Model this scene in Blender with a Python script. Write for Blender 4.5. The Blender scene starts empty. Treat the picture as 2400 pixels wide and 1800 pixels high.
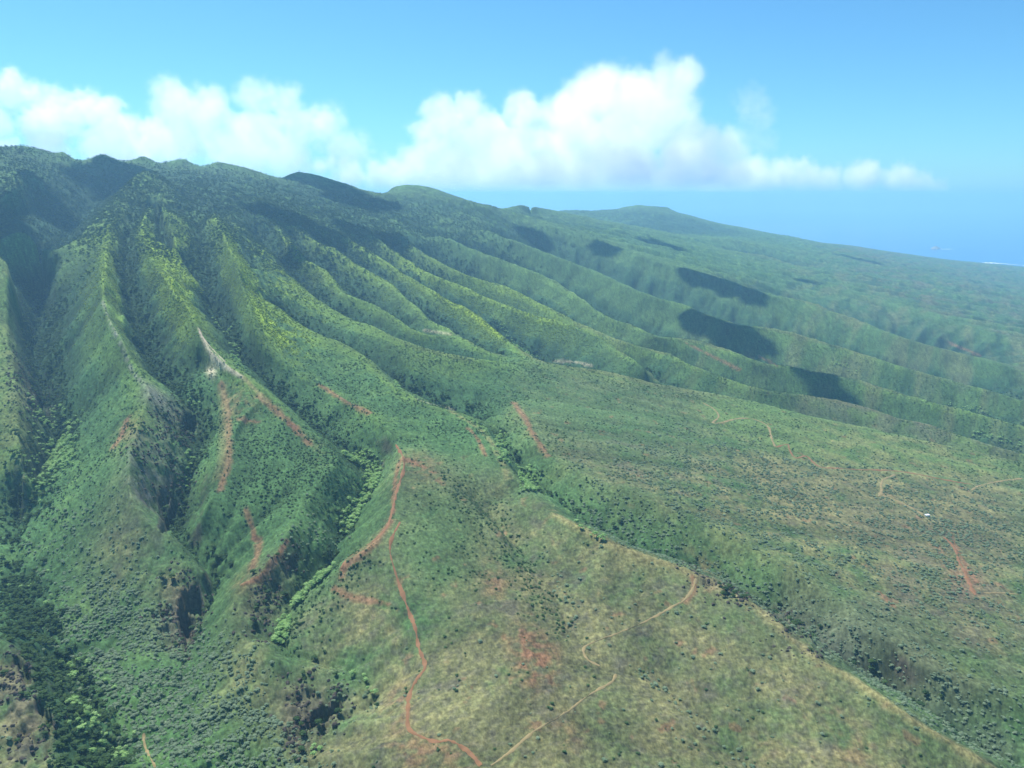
import bpy, math, random
import numpy as np

# ------------------------------------------------------------------ camera, sky, sun, exposure
S = bpy.context.scene
COL = S.collection
rng = np.random.default_rng(7)
random.seed(7)
CAM_H = 900.0
F = 1200.0 / math.tan(math.radians(32.5))        # focal length in pixels of the 2400 px wide photograph
PITCH = math.radians(13.0)

cam = bpy.data.cameras.new('camera')
cam.angle = math.radians(65.0)
cam.clip_start = 1.0
cam.clip_end = 200000.0
cam_ob = bpy.data.objects.new('camera', cam)
cam_ob.location = (0, 0, CAM_H)
cam_ob.rotation_euler = (math.radians(90) - PITCH, 0, 0)
COL.objects.link(cam_ob)
S.camera = cam_ob

SUN_EL = math.radians(57.0)
SUN_AZ = math.radians(-40.0)                      # from straight ahead (+Y) towards the left
world = bpy.data.worlds.new('World')
S.world = world
world.use_nodes = True
wn = world.node_tree.nodes
wl = world.node_tree.links
bg = wn['Background']
sky = wn.new('ShaderNodeTexSky')
sky.sky_type = 'NISHITA'
sky.sun_disc = False
sky.sun_elevation = SUN_EL
sky.sun_rotation = SUN_AZ
sky.altitude = 900.0
sky.air_density = 1.0
sky.dust_density = 0.6
sky.ozone_density = 3.0
tint = wn.new('ShaderNodeMix'); tint.data_type = 'RGBA'; tint.blend_type = 'MULTIPLY'
tint.inputs['Factor'].default_value = 1.0
tint.inputs['B'].default_value = (0.50, 0.94, 1.12, 1)      # the cool white balance of the photograph
wl.new(sky.outputs[0], tint.inputs['A'])
wl.new(tint.outputs['Result'], bg.inputs[0])
bg.inputs[1].default_value = 0.085

sun = bpy.data.lights.new('sun', 'SUN')
sun.energy = 5.0
sun.angle = math.radians(0.5)
sun.color = (1.0, 0.98, 0.93)
sun_ob = bpy.data.objects.new('sun', sun)
COL.objects.link(sun_ob)
SUN_DIR = np.array([math.sin(SUN_AZ) * math.cos(SUN_EL), math.cos(SUN_AZ) * math.cos(SUN_EL), math.sin(SUN_EL)])
from mathutils import Vector
sun_ob.rotation_euler = Vector(SUN_DIR).to_track_quat('Z', 'Y').to_euler()
sun_ob.location = (0, 0, 3000)

S.view_settings.view_transform = 'Standard'
S.view_settings.look = 'None'
S.view_settings.gamma = 1.0
S.view_settings.exposure = 0.7
S.view_settings.use_curve_mapping = False
S.render.engine = 'CYCLES'
S.cycles.max_bounces = 16
S.cycles.volume_bounces = 14
S.cycles.diffuse_bounces = 2
S.cycles.use_denoising = True
S.cycles.denoiser = 'OPENIMAGEDENOISE'
S.cycles.denoising_input_passes = 'RGB_ALBEDO_NORMAL'
S.cycles.denoising_prefilter = 'ACCURATE'
QUICK = False

# ------------------------------------------------------------------ helpers: pixels of the photograph to rays
def rays(u, v):
    """azimuth and slope (rise per horizontal metre) of the rays through pixels of the 2400 px photograph"""
    a = (np.asarray(u, float) - 1200.0) / F
    b = -(np.asarray(v, float) - 900.0) / F
    cy = math.cos(PITCH) + b * math.sin(PITCH)
    cz = -math.sin(PITCH) + b * math.cos(PITCH)
    hor = np.hypot(a, cy)
    return np.arctan2(a, cy), cz / hor, cy / hor

D2S = 2400.0 / 2212.0

# ------------------------------------------------------------------ noise
_perm = np.random.default_rng(3).permutation(256).astype(np.int64)
_perm = np.concatenate([_perm, _perm])
_ga = np.random.default_rng(5).random(256) * 2 * math.pi
_gx = np.cos(_ga).astype(np.float32)
_gy = np.sin(_ga).astype(np.float32)

def noise(x, y, seed=0):
    x = x + seed * 17.31
    y = y - seed * 9.73
    xi = np.floor(x).astype(np.int64); yi = np.floor(y).astype(np.int64)
    fx = (x - xi).astype(np.float32); fy = (y - yi).astype(np.float32)
    xi &= 255; yi &= 255
    sx = fx * fx * fx * (fx * (fx * 6 - 15) + 10)
    sy = fy * fy * fy * (fy * (fy * 6 - 15) + 10)
    p0 = _perm[xi]; p1 = _perm[(xi + 1) & 255]
    h00 = _perm[p0 + yi]; h10 = _perm[p1 + yi]
    yj = (yi + 1) & 255
    h01 = _perm[p0 + yj]; h11 = _perm[p1 + yj]
    n00 = _gx[h00] * fx + _gy[h00] * fy
    n10 = _gx[h10] * (fx - 1) + _gy[h10] * fy
    n01 = _gx[h01] * fx + _gy[h01] * (fy - 1)
    n11 = _gx[h11] * (fx - 1) + _gy[h11] * (fy - 1)
    a = n00 + sx * (n10 - n00)
    b = n01 + sx * (n11 - n01)
    return (a + sy * (b - a)) * 1.5

def fbm(x, y, octaves=4, seed=0, gain=0.5):
    t = 0; a = 1.0; n = 0
    for o in range(octaves):
        t = t + a * noise(x * 2 ** o, y * 2 ** o, seed + o * 3)
        n += a; a *= gain
    return t / n

def ridged(x, y, octaves=4, seed=0, gain=0.55):
    t = 0; a = 1.0; n = 0
    for o in range(octaves):
        t = t + a * (1 - np.abs(noise(x * 2 ** o, y * 2 ** o, seed + o * 3)) * 1.6)
        n += a; a *= gain
    return t / n

def sstep(a, b, x):
    t = np.clip((x - a) / (b - a), 0, 1)
    return t * t * (3 - 2 * t)

def blur(a, k):
    """three box blurs of half width k along both axes"""
    a = a.astype(np.float32)
    for axis in (0, 1):
        for _ in range(3):
            pad = [(0, 0), (0, 0)]; pad[axis] = (k + 1, k)
            c = np.cumsum(np.pad(a, pad, mode='edge'), axis=axis, dtype=np.float64)
            n = a.shape[axis]
            if axis == 0: a = ((c[2 * k + 1:2 * k + 1 + n] - c[:n]) / (2 * k + 1)).astype(np.float32)
            else: a = ((c[:, 2 * k + 1:2 * k + 1 + n] - c[:, :n]) / (2 * k + 1)).astype(np.float32)
    return a

# ------------------------------------------------------------------ the broad slope: a smooth sheet through known heights
CTRL = []
def cz(u, v, z):                                   # a pixel (2212 px view) whose ground lies at height z
    th, s, c = rays(u * D2S, v * D2S)
    r = (z - CAM_H) / s
    CTRL.append((r * math.sin(th), r * math.cos(th), z))
def cy_(u, v, Y):                                  # a pixel whose ground lies Y metres ahead
    th, s, c = rays(u * D2S, v * D2S)
    r = Y / c
    CTRL.append((r * math.sin(th), Y, CAM_H + r * s))
for a in ((1106,1659,450),(2212,1659,400),(0,1659,415),(553,1659,415),(1106,1300,478),(2212,1300,395),(550,1300,447),(0,1300,435),
          (1660,1300,435),(880,990,505),(1106,1000,490),(1600,1000,430),(2212,1000,345),(2212,800,285),(1600,800,420),(1106,800,508),
          (500,820,565),(300,850,562),(0,1000,500),(2212,700,215),(2212,625,95)): cz(*a)
for a in ((2212,579,10900),(1600,650,3450),(1600,560,5400),(1900,620,5200),(1106,650,2800),(1106,520,3900),(700,700,1980),(700,550,2750),
          (700,450,3700),(300,600,2150),(300,450,2850),(300,390,3250),(100,650,2150)): cy_(*a)
SKYLINE = [(-160,297,3450),(0,317,3500),(50,314,3550),(85,320,3600),(115,332,3650),(135,325,3680),(175,357,3750),(200,340,3800),(222,329,3850),(245,343,3900),(265,351,3950),(310,334,4000),
           (345,355,4050),(375,346,4120),(400,341,4150),(430,366,4200),(470,348,4250),(500,354,4300),(530,361,4350),(570,375,4430),(600,391,4500),(625,377,4550),(643,370,4590),(665,373,4620),(700,382,4650),(760,400,4700),(800,418,4750),(825,435,4800),(836,415,4820),(850,402,4830),(875,398,4850),(905,400,4880),(930,404,4900),(960,415,5000),(990,432,5100),
           (1025,439,5200),(1060,448,5350),(1090,450,5500),(1108,445,5600),(1128,441,5700),(1150,444,5800),(1180,451,5900),(1215,457,6100),(1250,464,6300),(1290,474,6500),(1340,481,6700),(1370,488,6900)]
FAR_SKY = [(1250,462,9300),(1290,460,9200),(1330,455,9200),(1345,447,9150),(1380,442,9100),(1410,445,9100),(1440,446,9100),(1462,459,9150),(1490,464,9200),(1540,480,9400),(1608,491,9600),(1650,502,9700),
           (1708,514,9900),(1750,522,10000),(1800,526,10100),(1841,530,10200),(1900,540,10400),(1958,548,10600),(2040,560,10800),(2131,568,11000),(2230,578,11400)]
for p in SKYLINE[1::6] + FAR_SKY[4::5]:
    th, s, c = rays(p[0] * D2S, p[1] * D2S); r = p[2] / c
    CTRL.append((r * math.sin(th), p[2], CAM_H + r * s - 40))
CTRL += [(-6000,6500,650),(-3000,9500,420),(0,11500,300),(3500,15500,-60),(8500,14000,-60),(9000,9000,-30),(7000,4500,10),(4500,1800,110),(2200,300,270),(0,0,470),
         (-1500,300,540),(-3800,2400,1100),(-2600,1200,800)]
CTRL = np.array(CTRL)
def _u(r2): return 0.5 * r2 * np.log(np.maximum(r2, 1e-9))
_px, _py, _pz = CTRL[:, 0] / 1000, CTRL[:, 1] / 1000, CTRL[:, 2]
_n = len(_px)
_K = _u((_px[:, None] - _px) ** 2 + (_py[:, None] - _py) ** 2) + 0.02 * np.eye(_n)
_P = np.stack([np.ones(_n), _px, _py], 1)
_A = np.block([[_K, _P], [_P.T, np.zeros((3, 3))]])
_w = np.linalg.solve(_A, np.concatenate([_pz, np.zeros(3)]))
def base(x, y):
    x = np.asarray(x, float) / 1000; y = np.asarray(y, float) / 1000
    z = _w[_n] + _w[_n + 1] * x + _w[_n + 2] * y
    for k in range(_n):
        z = z + _w[k] * _u((x - _px[k]) ** 2 + (y - _py[k]) ** 2)
    return z

# ------------------------------------------------------------------ polar grid of the terrain
NX, NY = (500, 575) if QUICK else (1000, 1150)
TH0, TH1 = math.radians(-44), math.radians(44)
R0, R1 = 300.0, 16000.0
TH = np.linspace(TH0, TH1, NX)
RHO = np.linspace(math.log(R0), math.log(R1), NY)
RR = np.exp(RHO)
GX = (RR[:, None] * np.sin(TH)[None, :])
GY = (RR[:, None] * np.cos(TH)[None, :])
ZB = base(GX, GY)
CELL = (RR[:, None] ** 2) * (TH[1] - TH[0]) * (RHO[1] - RHO[0]) * np.ones((1, NX))

def spline(pts, n=10):
    """smooth line through points of any dimension"""
    P = np.array(pts, float)
    if len(P) < 3: 
        t = np.linspace(0, 1, n * 2)[:, None]
        return P[0] + (P[-1] - P[0]) * t
    Q = np.vstack([2 * P[0] - P[1], P, 2 * P[-1] - P[-2]])
    out = []
    t = np.linspace(0, 1, n, endpoint=False)[:, None]
    for i in range(1, len(Q) - 2):
        a, b, c, d = Q[i - 1], Q[i], Q[i + 1], Q[i + 2]
        out.append(0.5 * (2 * b + (c - a) * t + (2 * a - 5 * b + 4 * c - d) * t * t + (3 * b - a - 3 * c + d) * t ** 3))
    out.append(P[-1:])
    return np.vstack(out)

def on_base(u, v, h):
    """first point where the ray through a pixel meets the broad slope raised by h"""
    th, s, c = rays(u, v)
    r = np.exp(np.linspace(math.log(320), math.log(15500), 900))[None, :]
    x = r * np.sin(th)[:, None]; y = r * np.cos(th)[:, None]
    g = base(x, y) + np.asarray(h)[:, None] - (CAM_H + r * s[:, None])
    ok = g >= 0
    i = np.argmax(ok, 1); i = np.clip(i, 1, r.shape[1] - 1)
    k = np.arange(len(i))
    g0, g1 = g[k, i - 1], g[k, i]
    f = np.clip(-g0 / (g1 - g0 + 1e-9), 0, 1)
    rr = r[0, i - 1] * (1 - f) + r[0, i] * f
    return np.stack([rr * np.sin(th), rr * np.cos(th), CAM_H + rr * s], 1)[ok.any(1)]

LINES = []                                         # world polylines (x, y, z) that the ground passes through
def crest(pts, h=None):
    """pts: (u, v, h) in photograph pixels"""
    P = spline(pts, 8)
    LINES.append(on_base(P[:, 0], P[:, 1], P[:, 2]))
def const(h, pts): crest([(u, v, h) for u, v in pts])
def behind(pts, du, dv, h):                        # the valley hidden behind a crest
    crest([(u + du, v + dv, h) for u, v, *_ in pts])

# skyline, and the ground falling away behind it
for sk in (SKYLINE, FAR_SKY):
    P = np.array([(a * D2S, b * D2S, Y) for a, b, Y in sk], float)
    th, s, c = rays(P[:, 0], P[:, 1]); r = P[:, 2] / c
    LINES.append(np.stack([r * np.sin(th), P[:, 2], CAM_H + r * s], 1))
    r2 = r + 500 + 0.04 * r
    LINES.append(np.stack([r2 * np.sin(th), r2 * np.cos(th), (CAM_H + r * s) - 230], 1))

# --- ribs of the left mountain: crests and streams as (u, v, metres ahead)
def at_Y(pts):
    P = spline(pts, 8)
    th, s, c = rays(P[:, 0], P[:, 1]); r = P[:, 2] / c
    L = np.stack([r * np.sin(th), P[:, 2], CAM_H + r * s], 1)
    LINES.append(L); return L
def crest(pts):                                    # (u, v, height above the broad slope)
    P = spline(pts, 8)
    L = on_base(P[:, 0], P[:, 1], P[:, 2])
    LINES.append(L); return L
def valley_between(a, b, frac=.42, k=.42, lo=14, hi=150):
    """hollow between two neighbouring crests, somewhat nearer to the first"""
    d = np.hypot(a[:, None, 0] - b[None, :, 0], a[:, None, 1] - b[None, :, 1])
    m = d.argmin(1); dist = d.min(1)
    ok = (dist < 1300) & (dist > 35) & (m > 0) & (m < len(b) - 1)
    q = a[ok] + (b[m[ok]] - a[ok]) * frac
    q[:, 2] -= np.clip(k * dist[ok], lo, hi)
    if len(q) > 2:
        w = np.ones(7) / 7
        for c in range(3): q[:, c] = np.convolve(np.pad(q[:, c], 3, mode='edge'), w, mode='valid')
        LINES.append(q)
S0 = at_Y([(365,398,3150),(318,416,2980),(253,488,2700),(202,535,2450),(160,588,2230),(145,620,2150),(134,660,2080),(128,700,2020)])
R1 = at_Y([(320,450,2900),(280,500,2560),(255,540,2300),(244,650,1780),(242,712,1620),(260,755,1520),(289,802,1445),(318,860,1370),(344,903,1305),(347,925,1272),(325,990,1192),(310,1050,1130),(303,1100,1085),(306,1160,1038),(330,1212,1000),(390,1252,978),(440,1302,952),(478,1342,928)])
R2 = at_Y([(385,440,3000),(360,480,2650),(335,525,2330),(347,600,2010),(372,636,1890),(401,654,1830),(401,680,1750),(441,719,1650),(463,766,1560),(495,824,1470),(535,857,1430),(582,886,1395),(633,922,1350),(684,980,1285),(723,1016,1245),(790,1067,1190),(770,1112,1125),(738,1150,1085),(700,1200,1022),(672,1258,950),(625,1320,890),(593,1355,872),(557,1372,865),(548,1420,832),(553,1482,788),(600,1513,766),(640,1543,746),(705,1565,736),(760,1576,734)])
at_Y([(470,850,1510),(485,868,1480),(521,893,1420),(535,933,1370),(539,987,1280),(539,1034,1210),(517,1077,1150),(506,1124,1110),(488,1179,1055),(470,1230,1030)])
at_Y([(553,1482,791),(506,1530,768),(463,1580,746),(430,1640,714)])
RX = at_Y([(380,480,2600),(396,516,2400),(412,570,2200),(434,625,2050),(450,646,2000),(483,684,1960),(499,711,1950)])
R2b = at_Y([(500,500,2600),(530,560,2250),(560,638,1930),(587,732,1700),(611,797,1600),(680,860,1540),(749,905,1490),(800,935,1440),(868,966,1380),(900,1000,1310),(922,1030,1260),(937,1060,1200),(943,1085,1150),(925,1150,1055),(917,1215,970),(900,1248,935),(868,1280,905),(830,1305,890),(803,1328,880),(792,1350,872)])
R3 = at_Y([(566,650,1930),(575,672,1905),(605,692,1895),(650,719,1870),(687,752,1810),(737,779,1770),(804,804,1730),(837,824,1700),(867,844,1670),(892,874,1610),(923,907,1535),(966,936,1485),(1031,956,1455),(1082,969,1430),(1111,982,1410),(1150,1020,1340)])
crest([(1150,1020,12),(1169,1052,14),(1190,1090,15),(1240,1150,17),(1302,1205,19),(1380,1245,20),(1450,1280,21),(1520,1305,21),(1628,1345,21),(1736,1400,21),(1823,1465,21),(1910,1540,21),(2007,1595,21),(2115,1671,21),(2224,1736,21),(2333,1800,21)])
crest([(943,1085,8),(1010,1112,12),(1070,1150,10),(1130,1200,8),(1180,1255,4)])
RC = crest([(560,510,10),(600,560,10),(632,596,10),(661,629,12),(715,679,12),(755,708,12),(804,737,14),(858,757,16),(909,781,16),(958,800,16),(995,812,16),(1071,831,16),(1143,842,16),(1198,850,16),(1270,853,16),(1350,860,16),(1430,872,16),(1520,893,16),(1600,907,16),(1690,925,16),(1781,943,16),(1925,980,15),(2052,1005,14),(2179,1034,13),(2287,1056,12),(2420,1088,12)])
RD = crest([(620,500,10),(660,540,10),(690,578,10),(717,611,10),(766,636,10),(786,667,10),(813,690,10),(857,705,12),(891,719,12),(934,748,12),(988,777,12),(1053,784,12),(1111,806,12),(1154,831,10),(1190,846,6)])
RE = crest([(700,530,8),(750,572,8),(786,583,8),(842,620,8),(876,638,8),(912,658,8),(945,694,8),(977,719,8),(1002,745,8),(1053,775,8),(1085,793,8),(1130,818,6)])
RF = crest([(800,550,8),(870,590,8),(952,640,8),(1017,683,8),(1071,712,8),(1118,737,8),(1162,774,8),(1216,817,8),(1262,846,4)])
RG = crest([(850,535,8),(930,590,8),(1010,640,8),(1107,680,9),(1198,719,9),(1270,741,8),(1324,757,8),(1400,790,8),(1460,825,6),(1510,865,2)])
RH = crest([(930,545,8),(1000,595,8),(1090,643,8),(1162,661,8),(1227,690,8),(1306,730,8),(1379,766,10),(1451,795,12),(1541,820,12),(1588,838,14),(1640,862,14),(1745,900,14),(1800,915,14),(1925,930,12),(2027,951,12),(2106,980,11),(2179,994,10),(2287,1034,10),(2420,1068,10)])
RJ = crest([(1030,550,8),(1120,585,8),(1216,622,8),(1288,651,8),(1324,672,8),(1364,701,8),(1393,723,8),(1433,745,9),(1487,763,10),(1541,788,12),(1600,792,12),(1665,803,12),(1752,837,12),(1800,850,10),(1900,866,10),(1998,886,9),(2088,911,8),(2179,940,8),(2270,962,8),(2420,1005,8)])
RK = crest([(1130,535,8),(1230,575,8),(1300,600,8),(1397,636,8),(1451,661,10),(1523,694,12),(1600,712,14),(1672,745,16),(1727,763,16),(1810,768,14),(1880,785,12),(1950,805,10),(2030,830,8),(2110,856,8),(2200,883,8),(2300,910,8),(2420,945,8)])
RL = crest([(1280,525,8),(1380,555,8),(1450,583,8),(1530,610,10),(1600,629,12),(1672,647,12),(1745,672,12),(1806,694,10),(1889,705,10),(1962,734,8),(2016,752,8),(2106,788,8),(2200,815,8),(2420,875,6)])
RM = crest([(1480,540,8),(1600,570,8),(1700,588,8),(1799,600,8),(1853,622,8),(1925,647,8),(2034,680,8),(2179,734,8),(2287,770,8),(2420,805,6)])
RN = crest([(1700,558,8),(1780,572,8),(1900,592,8),(2050,625,8),(2200,660,8),(2420,712,6)])
RO = crest([(1900,572,6),(2000,585,6),(2100,608,6),(2250,636,6),(2420,668,4)])
# upper spurs
at_Y([(1562,492,9000),(1520,505,8500),(1470,520,8000),(1425,530,7600)])
at_Y([(1700,540,8600),(1640,545,8000),(1580,555,7400)])
at_Y([(241,362,3850),(188,416,3500),(150,450,3250),(100,490,3000),(36,525,2800)])
at_Y([(0,548,2300),(54,534,2330),(100,570,2300),(120,600,2250)])
at_Y([(-60,560,2100),(12,610,1900),(15,680,1780),(17,780,1650),(32,870,1450),(42,1000,1270),(54,1124,1130)])
at_Y([(-60,1470,790),(0,1496,760),(26,1516,745),(66,1567,715),(80,1625,682),(98,1655,665),(124,1690,648),(130,1740,628),(120,1800,600)])
for pts in ([(472,418,2),(482,440,6),(500,470,8)], [(572,436,2),(592,456,6),(620,490,8)], [(712,446,2),(745,470,6),(800,510,8)], [(955,466,0),(990,490,4),(1040,520,8)], [(1222,502,0),(1255,515,3),(1300,535,8)],
            [(90,385,2),(60,410,6),(20,450,10)], [(400,400,0),(430,450,8),(455,500,8)], [(620,440,0),(680,490,8),(720,520,8)], [(850,470,2),(885,500,5),(930,530,8)], [(1095,500,2),(1135,520,6)]): crest(pts)
# --- valleys
at_Y([(310,405,3700),(262,445,3500),(225,480,3350),(192,515,3150),(160,555,2900),(135,592,2760),(118,640,2560),(110,690,2360),(102,740,2190),(85,790,1990),(78,840,1810),(95,900,1660),(110,955,1515),(122,1000,1420),(138,1035,1360),(115,1085,1285),(85,1140,1205),(50,1210,1135),(35,1290,1046),(45,1360,972),(75,1440,897),(120,1520,826),(170,1590,771),(220,1660,727),(255,1730,686),(275,1800,646)])
at_Y([(310,480,2780),(303,530,2520),(298,580,2330),(298,640,2090),(305,720,1860),(330,800,1675),(355,872,1528),(398,922,1427),(434,950,1385),(470,1000,1323),(476,1040,1272),(462,1075,1228),(446,1130,1170),(424,1190,1109),(412,1225,1081),(420,1270,1040),(466,1322,991),(506,1366,949),(498,1400,919),(470,1450,874),(448,1500,835),(440,1550,794),(436,1600,757),(410,1660,715),(370,1720,682),(330,1780,645)])
at_Y([(365,510,2780),(378,550,2540),(392,590,2360),(420,640,2190),(455,690,2075),(490,735,1985),(520,772,1915)])
at_Y([(455,500,2750),(470,550,2500),(480,620,2250),(492,690,2050),(505,740,1930),(522,775,1850),(553,812,1680),(590,870,1580),(645,925,1480),(705,990,1400),(778,1040,1330),(818,1072,1300),(854,1092,1272),(876,1116,1232),(866,1160,1167),(836,1200,1112),(803,1248,1052),(770,1325,967),(720,1370,917),(687,1417,869),(669,1482,809),(655,1508,789),(672,1534,777),(730,1550,767),(800,1568,757),(856,1602,728),(882,1640,706),(866,1675,687),(800,1700,675),(760,1722,660),(735,1762,642),(722,1810,616)])
at_Y([(540,500,2850),(558,550,2600),(578,600,2360),(608,655,2110),(640,698,2000)])
valley_between(R2b, R3, .5, .05, 4, 14)
crest([(1110,1160,-6),(1162,1236,-11),(1234,1310,-13),(1306,1417,-14),(1342,1490,-15),(1385,1522,-15),(1451,1565,-14),(1523,1600,-14),(1600,1656,-14),(1680,1720,-14),(1750,1800,-14)])
crest([(1166,1020,-28),(1176,1060,-30),(1205,1087,-30),(1232,1130,-30),(1285,1178,-31),(1360,1224,-29),(1451,1268,-27),(1530,1294,-26),(1640,1332,-25),(1770,1405,-23),(1853,1466,-22),(1962,1545,-21),(2056,1585,-20),(2142,1650,-18),(2287,1742,-17),(2380,1800,-17)])
valley_between(S0, R1, .5, .10, 8, 30)
valley_between(R3, RC, .34, .25, 18, 62)
crest([(860,762,10),(900,790,10),(930,818,7),(957,845,2),(985,872,-6),(1015,895,-15)])
valley_between(RC, RD, .4); valley_between(RD, RE, .4); valley_between(RE, RF, .42); valley_between(RF, RG, .42); valley_between(RG, RH, .45)
valley_between(RC[len(RC) * 3 // 5:], RH, .4, .36)
valley_between(RH, RJ, .45); valley_between(RJ, RK, .38, .45, 16, 170); valley_between(RK, RL, .42, .42, 16, 190); valley_between(RL, RM, .42, .34, 16, 190); valley_between(RM, RN, .42, .2, 14, 130); valley_between(RN, RO, .42, .14, 10, 90)
# edge of the right-hand bench above its scrubby gully
crest([(1200,945,4),(1227,990,5),(1288,1072,6),(1400,1125,8),(1530,1175,10),(1672,1236,12),(1806,1308,13),(1889,1359,13),(1962,1406,13),(2034,1464,13),(2106,1518,13),(2164,1560,13),(2251,1590,13),(2420,1655,13)])

# --- membrane through the lines (height above the broad slope), solved coarse to fine
def grid_ij(x, y):
    th = np.arctan2(x, y); r = np.hypot(x, y)
    return (np.log(r) - RHO[0]) / (RHO[1] - RHO[0]), (th - TH[0]) / (TH[1] - TH[0])
pi_, pj_, ph_ = [], [], []
for L in LINES:
    for a, b in zip(L[:-1], L[1:]):
        ia, ja = grid_ij(a[0], a[1]); ib, jb = grid_ij(b[0], b[1])
        if abs(ja - jb) > 60 or abs(ia - ib) > 90: continue
        n = int(max(abs(ia - ib), abs(ja - jb)) * 2.5) + 2
        t = np.linspace(0, 1, n)
        x = a[0] + (b[0] - a[0]) * t; y = a[1] + (b[1] - a[1]) * t
        i, j = grid_ij(x, y)
        pi_.append(i); pj_.append(j); ph_.append((a[2] + (b[2] - a[2]) * t) - base(x, y))
pi_ = np.concatenate(pi_); pj_ = np.concatenate(pj_); ph_ = np.concatenate(ph_)
WR = ((TH[1] - TH[0]) / (RHO[1] - RHO[0])) ** 2
H = None
for f in (32, 16, 8, 4, 2, 1):
    ny, nx = -(-NY // f), -(-NX // f)
    s = np.zeros((ny, nx)); c = np.zeros((ny, nx))
    ii = np.round(pi_ / f).astype(int); jj = np.round(pj_ / f).astype(int)
    ok = (ii >= 0) & (ii < ny) & (jj >= 0) & (jj < nx)
    np.add.at(s, (ii[ok], jj[ok]), ph_[ok]); np.add.at(c, (ii[ok], jj[ok]), 1)
    fix = c > 0
    val = np.where(fix, s / np.maximum(c, 1), 0).astype(np.float32)
    if H is None: H = np.zeros((ny, nx), np.float32)
    else:
        H = np.repeat(np.repeat(H, 2, 0), 2, 1)
        H = np.pad(H, ((0, max(0, ny - H.shape[0])), (0, max(0, nx - H.shape[1]))), mode='edge')[:ny, :nx]
    H = np.where(fix, val, H)
    k2 = (f * (0.5 if QUICK else 1) / 70.0) ** 2 * 0.6
    den = 2 + 2 * WR + k2
    for it in range({32: 400, 16: 250, 8: 160, 4: 110, 2: 70, 1: 40}[f]):
        Pd = np.pad(H, 1, mode='edge')
        Hn = (Pd[1:-1, :-2] + Pd[1:-1, 2:] + WR * (Pd[:-2, 1:-1] + Pd[2:, 1:-1])) / den
        H = np.where(fix, val, Hn).astype(np.float32)
H = 0.6 * H + 0.4 * blur(H, 1)
Z = ZB + H

# ------------------------------------------------------------------ masks drawn as outlines on the ground
def first_hit(u, v, Zg=None):
    """where rays through pixels first meet the ground: row, column (float), hit flag"""
    Zg = Z if Zg is None else Zg
    th, s, c = rays(u, v)
    j = np.clip((th - TH[0]) / (TH[1] - TH[0]), 0, NX - 1.001)
    j0 = j.astype(int); fj = j - j0
    out_i = np.zeros(len(j)); hit = np.zeros(len(j), bool)
    for k in range(0, len(j), 4000):
        q = slice(k, k + 4000)
        zc = Zg[:, j0[q]] * (1 - fj[q]) + Zg[:, j0[q] + 1] * fj[q]
        g = zc - (CAM_H + RR[:, None] * s[q][None, :])
        ok = g >= 0
        i = np.clip(np.argmax(ok, 0), 1, NY - 1)
        m = np.arange(len(i))
        g0, g1 = g[i - 1, m], g[i, m]
        out_i[q] = i - 1 + np.clip(-g0 / (g1 - g0 + 1e-9), 0, 1)
        hit[q] = ok.any(0)
    return out_i, j, hit

def ground_xy(pts, scale=D2S):
    P = np.array(pts, float) * scale
    i, j, hit = first_hit(P[:, 0], P[:, 1])
    return i[hit], j[hit]

WARP_U = None
def poly_mask(pts, soft=3, scale=D2S):
    """soft mask (grid) of an outline given in pixels, laid on the ground"""
    i, j = ground_xy(pts, scale)
    m = np.zeros((NY, NX), np.float32)
    if len(i) < 3: return m
    i0, i1 = int(max(0, i.min() - 1)), int(min(NY, i.max() + 2))
    j0, j1 = int(max(0, j.min() - 1)), int(min(NX, j.max() + 2))
    yy, xx = np.mgrid[i0:i1, j0:j1]
    yy = yy + WARP_I[i0:i1, j0:j1] * soft * 1.5; xx = xx + WARP_J[i0:i1, j0:j1] * soft * 1.2
    inside = np.zeros(yy.shape, bool)
    n = len(i)
    for a in range(n):
        ya, xa, yb, xb = i[a], j[a], i[a - 1], j[a - 1]
        if ya == yb: continue
        inside ^= ((ya > yy) != (yb > yy)) & (xx < (xb - xa) * (yy - ya) / (yb - ya) + xa)
    m[i0:i1, j0:j1] = inside
    return blur(m, soft) if soft else m

def line_mask(pts, width, scale=D2S, widths=None):
    """mask around a line given in pixels, width in metres on the ground"""
    P = spline(np.array(pts, float), 8)
    i, j = ground_xy(P, scale)
    m = np.zeros((NY, NX), np.float32)
    for a in range(len(i) - 1):
        n = int(max(abs(i[a] - i[a + 1]), abs(j[a] - j[a + 1])) * 2) + 1
        if n > 120: continue
        for t in np.linspace(0, 1, n, endpoint=False):
            ci, cj = i[a] + (i[a + 1] - i[a]) * t, j[a] + (j[a + 1] - j[a]) * t
            r = RR[int(np.clip(ci, 0, NY - 1))]
            wi, wj = width / (r * (RHO[1] - RHO[0])), width / (r * (TH[1] - TH[0]))
            ai, bi = int(max(0, ci - wi * 1.6)), int(min(NY, ci + wi * 1.6 + 2))
            aj, bj = int(max(0, cj - wj * 1.6)), int(min(NX, cj + wj * 1.6 + 2))
            yy = (np.arange(ai, bi)[:, None] - ci) / max(wi, .8); xx = (np.arange(aj, bj)[None, :] - cj) / max(wj, .8)
            d = np.clip(1.25 - np.sqrt(yy * yy + xx * xx) * 0.9, 0, 1)
            m[ai:bi, aj:bj] = np.maximum(m[ai:bi, aj:bj], d)
    return m
x1, y1 = GX, GY
WARP_I = fbm(GX / 26, GY / 26, 3, 40).astype(np.float32)
WARP_J = fbm(GX / 26, GY / 26, 3, 50).astype(np.float32)
RRg = RR[:, None] * np.ones((1, NX))

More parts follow.
